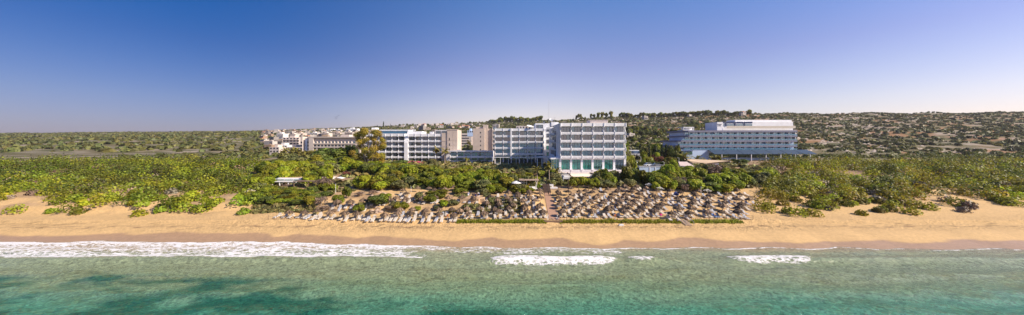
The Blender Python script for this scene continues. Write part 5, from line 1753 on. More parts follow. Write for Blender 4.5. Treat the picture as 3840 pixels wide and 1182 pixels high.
for zn in lz:
    for kind_ in (0, 1):
        lst = sorted([h for h in houses if h[3] == zn and (h[2] >= 9) == bool(kind_)], key=lambda h: h[0] / h[1])
        for i, (x, y, v, _, s_, rz) in enumerate(lst):
            (wm_, rm_, wins), red = HV[v]
            nm = 'small red roofed villa' if red else {0: 'white', 1: 'cream', 2: 'white', 3: 'grey', 4: 'cream', 5: 'white', 6: 'ochre', 7: 'white', 8: 'grey'}[v] + ' flat roofed house'
            o = thing('town_house', '%s, %s %s from the left %s' % (nm, ordn(i + 1), 'villa' if red else 'roof', lz[zn]), 'house', (x, y, gz(x, y)), rz, 'houses ' + lz[zn], s_)
            obj('wall', wm_, o); obj('roof', rm_, o)
            if y < 1150:
                for wn in wins[:14]:
                    obj('window', wn, o)
for i in range(60):
    px_ = rr.uniform(1036, 1330); Yt = rr.uniform(400, 1150)
    x = xat(px_, Yt)
    q_ = tree(rr.choice(['hillbush', 'dark', 'hillbush']), x, Yt, rr.uniform(9, 18), rr.uniform(5, 9), 'far')
    tag(q_, 'x', 'tree')
    towntrees.append(q_)
towntrees.sort(key=lambda o_: o_.location.x / o_.location.y)
for i, o_ in enumerate(towntrees):
    o_.name = 'town_tree'
    tag(o_, 'dark tree among the far left houses, %s from the left' % ordn(i + 1), 'tree', 'trees among the far left houses')
# bigger white villas and blocks near the far left hotel
def block(px0, px1, pt, pb, Yt, mt, lab, name='apartment_block', rows=2, cols=5, glass=FRAME, rail=True):
    x0_, x1_ = xat(px0, Yt), xat(px1, Yt)
    z1_, z0_ = zr(pt, Yt), zr(pb, Yt)
    o = thing(name, lab, 'building', (x0_, Yt, z0_))
    w_, h_ = x1_ - x0_, z1_ - z0_
    MB().box(0, w_, 0, 12, -3, h_).box(w_ * .3, w_ * .6, 3, 9, h_, h_ + 2.2).build('wall', mt, o)
    fh_ = h_ / rows
    wm_ = MB().box(0, w_ / cols * .5, -.08, .05, 0, fh_ * .48).mesh('window', glass)
    for r_ in range(rows):
        if rail:
            MB().box(.3, w_ - .3, -1.3, 0, r_ * fh_ + .1, r_ * fh_ + .9 * min(1, fh_ / 3)).build('balcony', mt, o)
        for c_ in range(cols):
            obj('window', wm_, o, (w_ / cols * (c_ + .25), 0, r_ * fh_ + fh_ * .35))
block(1060, 1122, 516, 545, 330, BEIGE2, 'stepped cream apartment block left of the long beige hotel', rows=3, cols=5)
block(1033, 1076, 545, 560, 300, OFFW, 'low bluish white shop row at the left edge behind palms', rows=1, cols=4, rail=False)
block(1070, 1122, 552, 580, 285, BEIGE2, 'plain low block beside the left end of the beige hotel', rows=2, cols=6, rail=False)
block(1224, 1268, 486, 491, 900, WHITE, 'bright white long hall on the far skyline at left', rows=1, cols=6, rail=False)
block(1298, 1340, 482, 492, 800, WHITE, 'white stepped villa block on the far skyline', rows=2, cols=8)
block(1372, 1420, 489, 500, 240, WHITE, 'white building glimpsed behind the eucalyptus crown', rows=1, cols=3, rail=False)
block(1010, 1046, 552, 575, 280, BEIGE2, 'cream house behind palms at the left edge', rows=2, cols=3, rail=False)
block(1752, 1775, 490, 500, 300, BLUEW, 'small blue grey box building between the beige blocks', rows=1, cols=3, rail=False)
for i, (a_, b_, c_, d_, y_, mt_) in enumerate(((1036, 1062, 501, 514, 520, OFFW), (1084, 1108, 503, 513, 560, BEIGE2), (1110, 1135, 500, 511, 600, BEIGE), (1160, 1190, 498, 508, 640, OFFW), (1205, 1232, 499, 510, 560, BEIGE2), (1250, 1275, 497, 507, 620, BEIGE), (1292, 1322, 496, 508, 540, BEIGE2))):
    block(a_, b_, c_, d_, y_, mt_, 'pale multi storey town block, %s from the left among the far houses' % ordn(i + 1), rows=3, cols=5)
# red clay court on the hillside
Yt = ground_y(2485, 488, 0, 200, 1200)
cx_ = xat(2485, Yt)
m = MB().box(-22, 22, -9, 9, -2, .3)
o = thing('tennis_court', 'red clay court on the hillside above the dark trees', 'court', (cx_, Yt, gz(cx_, Yt) + 1.0))
m.build('playing_surface', REDP, o)
f_ = MB()
for k in range(12):
    f_.box(-22 + k * 4, -21.9 + k * 4, -9.1, -9, .3, 2.2)
f_.box(-22, 22, -9.08, -9.03, 2.1, 2.2)
f_.build('fence', METAL, o)
# rocks breaking the slope
rng = np.random.RandomState(3)
N_ = 5200
X_ = rng.uniform(-40, 1000, N_ * 3); Y_ = rng.uniform(260, 900, N_ * 3)
k_ = (fbm(X_ / 16, Y_ / 10, 91, 5) > .545) & (X_ / Y_ < 1.3) & (X_ / Y_ > .1)
X_, Y_ = X_[k_][:N_], Y_[k_][:N_]
Z_ = tz(X_, Y_)
oc = np.array([(1, 0, 0), (0, 1, 0), (-1, 0, 0), (0, -1, 0), (0, 0, 1), (.6, .6, .7)])
of = np.array([(0, 1, 5), (1, 2, 4), (2, 3, 4), (3, 0, 4), (0, 5, 4), (5, 1, 4)])
s_ = rng.uniform(.5, 2.0, len(X_))
V = (oc[None] * rng.uniform(.6, 1.4, (len(X_), 6, 1)) * s_[:, None, None] * np.array([1.5, 1, .75])) + np.c_[X_, Y_, Z_][:, None]
Fq = (of[None] + (np.arange(len(X_)) * 6)[:, None, None]).reshape(-1, 3)
tag(obj('hill_rocks', npmesh('hill_rocks', V.reshape(-1, 3), Fq, mat('limestone', (.46, .38, .31), .9, var=.25, scale=.2))), 'pale limestone outcrops scattered over the hillside', 'rocks', kind='stuff')

# ------------------------------------------------------------------ beach furniture and garden structures
def strip_mesh(pts, name, mt, lift=.02, n=40):
    """a paved strip between two side lines that follows the ground"""
    (ax, ay), (bx, by), (cx2, cy2), (dx, dy) = pts      # near-left, far-left, near-right, far-right
    V, Fc = [], []
    for i in range(n + 1):
        t_ = i / n
        for j in range(5):
            u_ = j / 4
            x_ = (ax + (bx - ax) * t_) * (1 - u_) + (cx2 + (dx - cx2) * t_) * u_
            y_ = (ay + (by - ay) * t_) * (1 - u_) + (cy2 + (dy - cy2) * t_) * u_
            V.append((x_, y_, gz(x_, y_) + lift))
    for i in range(n):
        for j in range(4):
            a_ = i * 5 + j
            Fc.append((a_, a_ + 1, a_ + 6, a_ + 5))
    return MB().add(V, Fc).build(name, mt)
PATHM = mat('pinkish_path_tiles', (.40, .235, .155), .85, var=.14, scale=1.5)
p_ = strip_mesh(((8.6, 72.6), (9.7, 94.5), (11.2, 72.6), (11.5, 94.5)), 'path', PATHM, .07, 60)
p_['kind'] = 'structure'
st = thing('wooden_stairs', 'dark wooden stairs with a middle rail at the top of the paved path', 'stairs', (9.6, 94.6, gz(10.4, 94.6)))
sm = MB().box(0, 2.2, 0, .42, -.6, 0).mesh('step', DWOOD)
for k in range(12):
    obj('step', sm, st, (0, k * .42, .17 * (k + 1)))
m = MB()
for k in range(4):
    m.tube([(1.15, k * 1.6, .1 + k * .64), (1.15, k * 1.6, 1.1 + k * .64)], .04, 5)
m.tube([(1.15, 0, 1.1), (1.15, 4.8, 3.05)], .04, 5)
m.build('handrail', BLACKM, st)
gt = thing('iron_railing', 'black iron railing cage right of the wooden stairs', 'railing', (xat(2058, 92), 92, gz(xat(2065, 92), 92)))
m = MB()
for a_, b_ in (((0, 0), (2.4, 0)), ((2.4, 0), (2.4, 2.2)), ((0, 0), (0, 2.2))):
    for k in range(6):
        x_, y_ = a_[0] + (b_[0] - a_[0]) * k / 5, a_[1] + (b_[1] - a_[1]) * k / 5
        m.tube([(x_, y_, -.1), (x_, y_, 1.2)], .035, 4)
    m.tube([(*a_, 1.2), (*b_, 1.2)], .035, 4); m.tube([(*a_, .15), (*b_, .15)], .03, 4)
m.build('bars', BLACKM, gt)
ll = thing('white_landing_wall', 'curved cream landing wall above the wooden stairs', 'wall', (xat(2025, 101), 100.5, 5.6))
MB().box(0, 4.2, 0, .4, -.4, 1.2).box(0, 5.4, -1.6, 0, -.4, .35).build('wall', OFFW, ll)

# front fences
def fence(name, lab, px_list, Yf, hh, mtp, mtr, rails, r=.045, pyoff=None):
    xs_ = [xat(p__, Yf) for p__ in px_list]
    o = thing(name, lab, 'fence', (xs_[0], Yf, gz(xs_[0], Yf)))
    pmh = MB().tube([(0, 0, -.15), (0, 0, hh)], r, 5).mesh('post', mtp)
    z0_ = o.location.z
    for x_ in xs_:
        obj('post', pmh, o, (x_ - xs_[0], 0, gz(x_, Yf) - z0_))
    for fr_ in rails:
        m = MB()
        for a_, b_ in zip(xs_[:-1], xs_[1:]):
            za, zb_ = gz(a_, Yf) - z0_ + hh * fr_, gz(b_, Yf) - z0_ + hh * fr_
            m.tube([(a_ - xs_[0], 0, za), ((a_ + b_) / 2 - xs_[0], 0, (za + zb_) / 2 - (.12 if mtr is ROPE else 0)), (b_ - xs_[0], 0, zb_)], .022, 4)
        m.build('rope' if mtr is ROPE else 'rail', mtr, o)
fence('rope_fence', 'low brown post and rope fence along the left front of the sunbeds', [1005, 1036, 1066, 1095, 1135, 1165, 1193, 1223, 1252, 1281, 1311, 1344, 1376, 1410, 1439, 1470, 1502, 1541, 1563, 1595, 1628, 1672, 1700], 73.0, .95, WOOD, ROPE, (.85, .3), .06)
fence('wire_fence', 'thin black wire fence before the front row left of the path', list(range(1706, 2052, 29)), 72.7, 1.0, BLACKM, BLACKM, (.95, .5, .1))
fence('wire_fence', 'thin black wire fence before the front row right of the path', list(range(2092, 2545, 32)), 72.7, 1.0, BLACKM, BLACKM, (.95, .5, .1))
fence('wire_fence', 'short black wire fence right of the metal beach stairs', list(range(2592, 2840, 33)), 72.7, 1.0, BLACKM, BLACKM, (.95, .5, .1))
fence('rope_fence', 'rope fence on thin posts up on the left dune', [1555, 1585, 1614, 1645], 84.5, .9, WOOD, ROPE, (.9,), .05)
def hedge(px0, px1, lab, seed, Yf=72.15):
    rng = np.random.RandomState(seed)
    x0_, x1_ = xat(px0, Yf), xat(px1, Yf)
    n_ = int((x1_ - x0_) * 330)
    X_ = rng.uniform(x0_, x1_, n_)
    env = .55 + .75 * fbm(X_ / .9, X_ * 0, seed, 3)
    Y_ = Yf - .05 + rng.normal(size=n_) * .20 * env - .1
    env = env * np.clip(np.minimum(X_ - x0_, x1_ - X_) / 1.0, .3, 1)
    Z_ = tz(X_, Y_) + rng.uniform(0, .52, n_) * env
    P = np.c_[X_, Y_, Z_]
    N = rng.normal(size=(n_, 3)) * .6 + np.array([0, -.5, .6]); N /= np.linalg.norm(N, axis=1, keepdims=True)
    tn_ = rng.uniform(.6, 1.5, n_) * (.7 + .6 * fbm(X_ / .35, X_ * 0 + 4, seed + 3, 2))
    me = npmesh('hedge', quads_at(P, N, .075, rng), np.arange(n_ * 4).reshape(-1, 4), LEAF['bright'], {'tint': ('FACE', np.stack([tn_ * .9, tn_ * .85, tn_ * .9], 1))})
    tag(obj('creeping_hedge', me), lab, 'hedge', 'creeping green hedges at the beach edge')
hedge(1710, 2049, 'low green creeping hedge at the beach edge left of the path', 1)
hedge(2098, 2551, 'long low green creeping hedge between the path and the metal stairs', 2)
hedge(2584, 2784, 'short low green hedge right of the metal beach stairs', 3)
# little gate posts at the path's foot
for i, px__ in enumerate((2054, 2090)):
    x_ = xat(px__, 72.8)
    o = thing('gate_post', 'white post at the %s side of the path foot' % ('left' if i == 0 else 'right'), 'post', (x_, 72.8, gz(x_, 72.8)))
    MB().box(-.09, .09, -.09, .09, -.1, 1.05).box(-.12, .12, -.12, .12, 1.05, 1.12).build('post', PLAST, o)
x_ = xat(2073, 72.4)
tag(MB().box(-1.9, 1.9, -.12, .12, -.5, .1).box(-2.1, -1.9, -.16, .16, -.5, .2).box(1.9, 2.1, -.16, .16, -.5, .2).build('timber_step', WOOD, None, (x_, 72.05, 2.15)), 'brown timber step edging where the path meets the sand', 'step')
# metal beach stairs with two handrails
x_ = xat(2548, 72.4)
st = thing('beach_stairs', 'grey steps with two long metal handrails down to the sand at right', 'stairs', (x_, 72.6, gz(x_, 72.8)))
sm = MB().box(.1, 1.6, -.4, .0, -.35, 0).mesh('step', mat('worn_concrete_step', (.42, .31, .22), .9, var=.2))
for k in range(5):
    obj('step', sm, st, (k * .08, -k * .4, -.02 - k * .15))
hm_ = MB()
hm_.tube([(0, .9, 0), (0, .9, 1.0), (0, .7, 1.05), (.35, -2.4, .1)], .05, 6)
hm_.tube([(.0, .9, 1.02), (0, .95, 0)], .04, 6); hm_.tube([(.35, -2.35, .12), (.35, -2.35, -.95)], .05, 6); hm_.tube([(.2, -.9, .5), (.2, -.9, -.3)], .04, 6)
hm_ = hm_.mesh('handrail', METAL)
obj('handrail', hm_, st, (-.1, 0, 0)); obj('handrail', hm_, st, (1.7, 0, 0))
# orange topped bins on posts
for i, (px__, lab) in enumerate(((1678, 'orange box on a white post near the left end of the wire fence'), (2306, 'orange box on a post at the fence right of the path'))):
    x_ = xat(px__, 72.9)
    o = thing('post_box', lab, 'post box', (x_, 72.9, gz(x_, 72.9)))
    MB().box(-.08, .08, -.08, .08, -.1, .75).build('post', PLAST, o)
    MB().box(-.2, .2, -.15, .15, .75, 1.2).box(-.22, .22, -.17, .17, 1.2, 1.25).build('box', mat('orange_paint', (.55, .18, .05), .6), o)
x_ = xat(1344, 72.6)
tag(MB().box(-.09, .09, -.09, .09, -.1, 1.0).box(-.13, .13, -.13, .13, 1.0, 1.08).build('white_post', PLAST, None, (x_, 72.7, gz(x_, 72.7))), 'thick white post standing at the left rope fence', 'post')
x_ = xat(2330, 70.4)
tag(MB().prism([(-.5, 0), (.5, 0), (.55, .25), (.3, .32), (-.35, .3), (-.6, .15)], -.3, .3, 'y').build('driftwood_box', PLAST, None, (x_, 70.6, gz(x_, 70.6) - .05)), 'small white crate lying on the sand under the hedge', 'crate')

# sandstone retaining wall with the people on it
Yw = 83.0
x0_ = xat(1725, Yw)
rw = thing('retaining_wall', 'low sandstone retaining wall under the group of people', 'wall', (x0_, Yw, gz(x0_, Yw) - .3))
SSTONE = mat('sandstone_blocks', (.48, .33, .20), .9, var=.2, scale=2, bump=.4)
wx = xat(1788, Yw) - x0_
m = MB().box(0, wx, 0, .4, -1, 1.45)
m.prism([(wx, 0), (wx + .45, -.05), (wx + 2.4, 3.6), (wx + 2.0, 3.7), (wx, .4)], -1, 1.4, 'z')
m.build('wall', SSTONE, rw)
MB().box(.2, wx + 1.9, .45, 3.6, -1, 1.30).build('terrace_fill', SSTONE, rw)
# dune log wall and stones
lw = thing('log_revetment', 'row of short upright logs holding the left dune behind the second umbrella row', 'log wall', (xat(1515, 80), 80.2, gz(xat(1515, 79), 79)))
rr = random.Random(2)
lg = MB()
for k in range(60):
    x__ = k * .30
    lg.tube([(x__, rr.uniform(-.08, .08), -.2), (x__, 0, rr.uniform(.45, .8))], .12, 6)
lg.build('log_row', WOOD, lw)
def boulder(x_, y_, s_, seed):
    rr = random.Random(seed)
    import bmesh
    bm = bmesh.new(); bmesh.ops.create_icosphere(bm, subdivisions=2, radius=1)
    for v in bm.verts:
        n_ = 1 + .25 * (rr.random() - .5)
        v.co = Vector((v.co.x * s_ * 1.3 * n_, v.co.y * s_ * n_, v.co.z * s_ * .7 * n_))
    me = bpy.data.meshes.new('boulder'); bm.to_mesh(me); bm.free(); me.materials.append(STONE)
    return obj('boulder', me, None, (x_, y_, gz(x_, y_) + s_ * .15))
bl = []
for i in range(26):
    px__, py__ = rr.choice([(rr.uniform(1330, 1450), rr.uniform(712, 735)), (rr.uniform(1610, 1720), rr.uniform(705, 712)), (rr.uniform(2280, 2400), rr.uniform(688, 697)), (rr.uniform(1880, 1930), rr.uniform(715, 722)), (rr.uniform(1390, 1430), rr.uniform(775, 800))])
    Yt = ground_y(px__, py__, .2, 70, 128)
    bl.append((px__, boulder(xat(px__, Yt), Yt, rr.uniform(.3, .7), i)))
bl.sort(key=lambda q: q[0])
for i, (_, o) in enumerate(bl):
    tag(o, 'rough tan boulder lying on the dune, %s boulder from the left' % ordn(i + 1), 'boulder', 'boulders on the dune')

# ---- beach building at the left, big hut, pergola, kiosks
Yb = 106
x0_ = xat(985, Yb)
g0 = zr(690, Yb)
bb = thing('beach_restaurant', 'low white beach restaurant with flat tan roof at the left edge', 'building', (x0_, Yb, g0))
W_ = xat(1130, Yb) - x0_
hh = zr(667, Yb) - g0
MB().box(0, W_, 0, 12, -1.5, hh - .5).build('wall', WHITE, bb)
MB().box(xat(1045, Yb) - x0_, W_ + .2, -.6, 12.5, hh - .5, hh).build('roof_fascia', WHITE, bb)
MB().box(xat(1050, Yb) - x0_ + .3, W_ - .2, -.3, 12.2, hh, hh + .06).build('roof', mat('tan_roof_gravel', (.56, .40, .24), .9, var=.1), bb)
MB().box(-.5, xat(1128, Yb) - x0_, -2.4, -.6, hh - 1.15, hh - .9).build('awning', CANVAS, bb)
MB().box(xat(1070, Yb) - x0_, xat(1093, Yb) - x0_, -.06, 0, .3, 1.6).box(xat(1102, Yb) - x0_, xat(1116, Yb) - x0_, -.06, 0, .3, 1.6).box(xat(1035, Yb) - x0_, xat(1062, Yb) - x0_, -.06, 0, .3, 1.6).build('window', TEALG, bb)
pm_ = MB().box(-.12, .12, -2.3, -2.1, -1, hh - 1.15).mesh('pillar', WHITE)
for px__ in (1040, 1066, 1098, 1126):
    obj('pillar', pm_, bb, (xat(px__, Yb) - x0_, 0, 0))
dk = thing('timber_deck', 'brown timber deck with rail below the beach restaurant', 'deck', (xat(1070, 101), 100.5, zr(700, 101)))
m = MB().box(0, 5.2, -1.2, 1.6, .5, .65)
for k in range(5):
    m.box(k * 1.25, k * 1.25 + .12, -1.2, -1.08, -.8, 1.5)
m.box(0, 5.2, -1.18, -1.1, 1.42, 1.5)
m.build('deck', WOOD, dk)
Yb = 112
x0_ = xat(1192, Yb)
kb = thing('flat_roof_kiosk', 'small flat tan roofed kiosk behind the big thatched hut', 'kiosk', (x0_, Yb, zr(690, Yb)))
MB().box(0, 3.8, 0, 5, -1, 2.1).build('wall', OFFW, kb); MB().box(-.2, 4.0, -.3, 5.2, 2.1, 2.3).build('roof', BEIGE, kb)
Yb = 106
tag(MB().prism([(0, 0), (1.3, .55), (3.0, .2), (3.0, .1), (1.3, .42), (0, -.1)], 0, 2.4, 'y').build('shade_sail', CANVAS, None, (xat(1247, Yb), Yb, zr(672, Yb))), 'small white shade sail among shrubs right of the thatched hut', 'shade sail')
Yb = 96
x_ = xat(1216, Yb)
hut = thing('thatched_hut', 'large round thatched hut with wide ragged roof beside the restaurant', 'hut', (x_, Yb, zr(692, Yb) - .9), .3, None, (2.35, 2.35, 1.55))
obj('roof', CAN[3], hut)
for k in range(6):
    t_ = k * math.pi / 3
    MB().tube([(.8 * math.cos(t_), .8 * math.sin(t_), -.3), (.8 * math.cos(t_), .8 * math.sin(t_), 1.35)], .04, 5).build('post', WOOD, hut)
# long thatched pergola strip left of hut
tag(MB().box(0, 9.6, 0, 2.2, 2.0, 2.18).box(.1, .25, .1, .25, -.5, 2.0).box(4.6, 4.75, .1, .25, -.5, 2.0).box(9.3, 9.45, .1, .25, -.5, 2.0).build('reed_pergola', WOOD, None, (xat(1102, 99), 98.5, zr(705, 99))), 'long flat reed roofed pergola between restaurant and thatched hut', 'pergola')
# pergola by the path
Yb = 97
x0_ = xat(1962, Yb)
pg = thing('reed_pergola', 'square reed roofed pergola with white deck left of the wooden stairs', 'pergola', (x0_, Yb, zr(708, Yb)))
m = MB()
rr = random.Random(6)
for k in range(26):
    m.box(-1.3 + k * .235, -1.3 + k * .235 + .2, -.8 - rr.uniform(0, .25), 3.6 + rr.uniform(0, .3), 2.55 + rr.uniform(0, .05), 2.68)
m.build('roof', mat('bleached_reed', (.40, .29, .22), .9, var=.3, scale=4), pg)
pm_ = MB().tube([(0, 0, -.6), (0, 0, 2.55)], .07, 6).mesh('post', PLAST)
for q_ in ((.2, -.2), (4.0, -.2), (.2, 3.2), (4.0, 3.2), (1.0, -.2)):
    obj('post', pm_, pg, (q_[0], q_[1], 0))
MB().box(-.4, 4.4, -.7, 3.4, -.25, -.05).box(-.4, 4.4, -.75, -.65, -.05, .15).build('deck', PLAST, pg)
MB().box(.6, 2.2, .3, 1.0, -.05, .75).box(2.6, 3.8, .8, 1.5, -.05, .5).build('counter', PLAST, pg)
for i, px__ in enumerate((1936, 1956)):
    Yb = 97
    x_ = xat(px__, Yb)
    u = thing('parasol', 'white dome parasol left of the beach pergola, %s one' % ('outer' if i == 0 else 'inner'), 'parasol', (x_, Yb + i * 1.5, zr(690, Yb) - 1.4))
    MB().lathe([(.02, 2.35), (.7, 2.2), (1.3, 1.95), (1.62, 1.7), (1.6, 1.66), (.7, 2.1), (.02, 2.25)], 12).build('canopy', CANVAS, u)
    MB().tube([(0, 0, 0), (0, 0, 2.3)], .04, 5).build('pole', METAL, u)
# terrace, wall and awnings before the main block
Yb = 114.5
x0_ = xat(2066, Yb)
tr = thing('hotel_terrace', 'paved terrace with long white retaining wall below the main block', 'terrace', (x0_, Yb, 6.0))
Wt = xat(2420, Yb) - x0_
MB().box(0, Wt, 0, .4, -1.5, 2.95).build('wall', OFFW, tr)
MB().box(-.1, Wt, -.12, .5, 2.95, 3.12).build('coping', WHITE, tr)
MB().box(0, Wt, .5, 5.0, -1, 2.85).build('paving', PAVE, tr)
m = MB()
for px__ in (2102, 2143, 2183, 2224):
    m.box(xat(px__, 118) - x0_ - .15, xat(px__, 118) - x0_ + .15, 4.0, 4.3, 2.85, 3.9)
m.box(xat(2095, 118) - x0_, xat(2230, 118) - x0_, 4.1, 4.2, 2.86, 3.3)
m.build('low_wall', WHITE, tr)
aw = thing('canvas_awning', 'wide cream canvas awning with brown side arms under the terrace wall', 'awning', (xat(2130, 113), 110.5, zr(676, 113)))
m = MB().add([(1.0, 3.4, 2.35), (8.2, 3.4, 2.35), (8.9, .2, 1.55), (.6, .2, 1.55), (1.0, 3.4, 2.27), (8.2, 3.4, 2.27), (8.9, .2, 1.47), (.6, .2, 1.47)], [(0, 3, 2, 1), (4, 5, 6, 7), (3, 7, 6, 2), (0, 4, 7, 3), (1, 2, 6, 5), (0, 1, 5, 4)])
m.build('canvas', mat('cream_canvas', (.78, .68, .55), .8), aw)
m = MB().tube([(-.2, 3.5, 2.6), (.3, 1.4, 2.2), (1.0, .1, 1.35)], .16, 6).tube([(8.0, 3.5, 2.6), (9.6, 1.6, 2.2), (10.6, .1, 1.5), (10.6, 0, .9)], .16, 6)
m.build('side_arm', WOOD, aw)
m = MB().box(.7, .9, .1, .3, -1.5, 1.5).box(8.6, 8.8, .1, .3, -1.5, 1.5)
m.build('post', WHITE, aw)
aw2 = thing('white_gazebo', 'small white gazebo roof left of the cream awning', 'gazebo', (xat(2111, 106), 105.5, zr(692, 106)))
MB().prism([(-.1, 1.95), (2.5, 1.95), (2.5, 2.3), (2.1, 2.75), (.3, 2.75), (-.1, 2.3)], 0, 2.6, 'y').build('roof', CANVAS, aw2)
pm_ = MB().box(-.06, .06, -.06, .06, -1, 1.95).mesh('post', WHITE)
for q_ in ((0, .1), (2.4, .1), (0, 2.5), (2.4, 2.5)):
    obj('post', pm_, aw2, (q_[0], q_[1], 0))
bf = thing('timber_barrier', 'dark timber frame fence behind the rear umbrellas right of the stairs', 'fence', (xat(2093, 97), 97, gz(xat(2093, 97), 97)))
m = MB()
for k in range(4):
    m.tube([(k * 3.1, 0, -.2), (k * 3.1, 0, 3.8 if k == 1 else 1.5)], .09, 6)
m.box(0, 9.4, -.06, .06, 1.2, 1.4)
m.build('frame', DWOOD, bf)

# lamp posts
LP = [(2366, 553, 578, 158, 'white tall lamp mast beside the bus'), (2403, 588, 606, 150, 'curved white street lamp at the road bend'), (2446, 594, 613, 146, 'white street lamp among garden shrubs'), (2383, 606, 618, 140, 'short lamp post by the hedge corner'),
      (2490, 607, 626, 140, 'lamp post right of the parked cars'), (2546, 592, 612, 140, 'white lamp post in the garden left of the curved hotel'), (2582, 588, 620, 150, 'tall thin lamp mast before the gabled roof'), (1258, 692, 715, 92, 'white lamp post on the left dune right of the hut'), (1051, 640, 662, 118, 'white lamp post behind the restaurant roof'), (1078, 638, 658, 120, 'second white lamp post behind the restaurant'), (1127, 632, 660, 120, 'white lamp post on the lawn'), (1541, 703, 722, 94, 'thin white post lamp between shrubs above the left umbrellas'), (2628, 703, 722, 92, 'thin white post lamp before the right shrubs')]
for px__, pt__, pb__, Yt, lab in LP:
    a_, b_ = at(px__, pb__, Yt), at(px__, pt__, Yt)
    z0_ = min(a_.z, gz(a_.x, Yt))
    o = thing('street_lamp', lab, 'street lamp', (a_.x, Yt, z0_))
    h_ = b_.z - z0_
    MB().tube([(0, 0, 0), (0, 0, h_ - .2), (-.25 * (Yt > 100), 0, h_)], [.10 if Yt > 100 else .05, .07 if Yt > 100 else .045, .04], 6).build('pole', PLAST, o)
    (MB().box(-.85, -.2, -.14, .14, h_ - .02, h_ + .12) if Yt > 100 else MB().lathe([(.05, -.05), (.16, .02), (.14, .16), (.02, .24)], 8, (0, 0, h_))).build('lamp_head', METAL, o)
bp_ = thing('blue_post', 'tall blue post behind the beach restaurant roof', 'post', (xat(1166, 120), 120, 6))
MB().tube([(0, 0, 0), (0, 0, zr(640, 120) - 6)], .14, 6).box(-.2, .2, -.2, .2, -.2, .15).build('post', mat('blue_paint', (.05, .18, .5), .5), bp_)

# road, hedge strip, car park wall
def ribbon(pts, wdt, name, mt, lift, zs=None):
    V, Fc = [], []
    for i, (x_, y_) in enumerate(pts):
        q0, q1 = pts[max(0, i - 1)], pts[min(len(pts) - 1, i + 1)]
        d = Vector((q1[0] - q0[0], q1[1] - q0[1], 0)).normalized()
        n_ = Vector((-d.y, d.x, 0)) * wdt / 2
        z_ = zs[i] if zs else gz(x_, y_)
        for s__ in (-1, -.33, .33, 1):
            V.append((x_ + n_.x * s__, y_ + n_.y * s__, z_ + lift))
    Fc = [(i * 4 + j, i * 4 + j + 1, i * 4 + j + 5, i * 4 + j + 4) for i in range(len(pts) - 1) for j in range(3)]
    return MB().add(V, Fc).build(name, mt)
rp = [(64, 143), (60, 147), (57, 152), (56, 158), (57, 165), (60, 172), (64, 182)]
rz_ = [9.9, 10.0, 10.6, 11.6, 12.9, 13.6, 14.2]
o = ribbon(rp, 7, 'road', ASPH, 0.0, rz_); o['kind'] = 'structure'
o = ribbon([(x_ + 3.4, y_ + .8) for x_, y_ in rp], .35, 'kerb', mat('white_kerb', (.7, .7, .72), .8), .14, rz_); o['kind'] = 'structure'
o = MB().box(45, 74, 128.6, 152, 6, 9.9).build('car_park', ASPH); o['kind'] = 'structure'
pw_ = thing('car_park_wall', 'bluish white panelled retaining wall below the parked cars', 'wall', (xat(2425, 128), 128, 6.2))
wl_ = xat(2510, 128) - pw_.location.x
MB().box(-3, wl_, 0, .4, -1.5, 3.95).build('wall', BLUEW, pw_)
m = MB()
for px__ in (2436, 2457, 2478):
    m.box(xat(px__, 128) - pw_.location.x - .15, xat(px__, 128) - pw_.location.x + .15, -.12, 0, -1, 3.95)
m.box(-3, wl_, -.1, .5, 3.95, 4.1)
m.build('rib', WHITE, pw_)
rng = np.random.RandomState(5)
n_ = 5200
X_ = rng.uniform(xat(2392, 142), xat(2470, 142), n_); Y_ = 142 + rng.uniform(-.6, .6, n_); Z_ = 9.9 + rng.uniform(0, 1.5, n_)
N = rng.normal(size=(n_, 3)); N /= np.linalg.norm(N, axis=1, keepdims=True)
tn_ = rng.uniform(.7, 1.3, n_)
tag(obj('clipped_hedge', npmesh('clipped_hedge', quads_at(np.c_[X_, Y_, Z_], N, .14, rng), np.arange(n_ * 4).reshape(-1, 4), LEAF['dark'], {'tint': ('FACE', np.stack([tn_] * 3, 1))})), 'long clipped dark green hedge behind the parked cars', 'hedge')

def car(x_, y_, z_, rz, mt, lab):
    o = thing('parked_car', lab, 'car', (x_, y_, z_), rz, 'cars in the car park')
    body = [(-2.1, .35), (-2.15, .75), (-1.9, .95), (-1.1, 1.0), (1.35, 1.0), (2.05, .85), (2.15, .5), (2.1, .3)]
    cabin = [(-1.75, .95), (-1.35, 1.42), (-.9, 1.5), (.35, 1.5), (.75, 1.4), (1.3, .98)]
    MB().prism(body, -.88, .88, 'y').build('body', mt, o)
    MB().prism(cabin, -.74, .74, 'y').build('cabin', DARKG, o)
    MB().prism([(-1.36, 1.45), (-.9, 1.53), (.35, 1.53), (.76, 1.42), (.35, 1.49), (-.9, 1.49)], -.72, .72, 'y').build('roof', mt, o)
    wmh = MB()
    wmh.tube([(0, -.12, 0), (0, .12, 0)], .34, 12)
    wmh = wmh.mesh('wheel', BLACKM)
    for a_, b_ in ((-1.35, -.82), (1.35, -.82), (-1.35, .82), (1.35, .82)):
        obj('wheel', wmh, o, (a_, b_, .34))
    hl = MB().box(-.06, .06, -.18, .18, -.08, .08).mesh('headlight', PLAST)
    obj('headlight', hl, o, (-2.12, -.6, .72)); obj('headlight', hl, o, (-2.12, .6, .72))
car(xat(2431, 136), 135, 9.92, .12, mat('white_car_paint', (.75, .76, .78), .25, coat=1), 'white parked car, the left one of two above the panelled wall')
car(xat(2455, 136), 133.5, 9.92, -.05, mat('silver_car_paint', (.42, .43, .46), .25, metal=.6, coat=1), 'silver grey parked estate car, the right one of two')
car(xat(2386, 147), 147, 10.02, .6, mat('white_van_paint', (.75, .76, .78), .25, coat=1), 'white car half hidden at the road bend below the bus')
xb_, yb_ = xat(2362, 164), 166
bs = thing('coach', 'silver and dark blue coach parked at the top of the road', 'coach', (xb_, yb_, 13.0), .06)
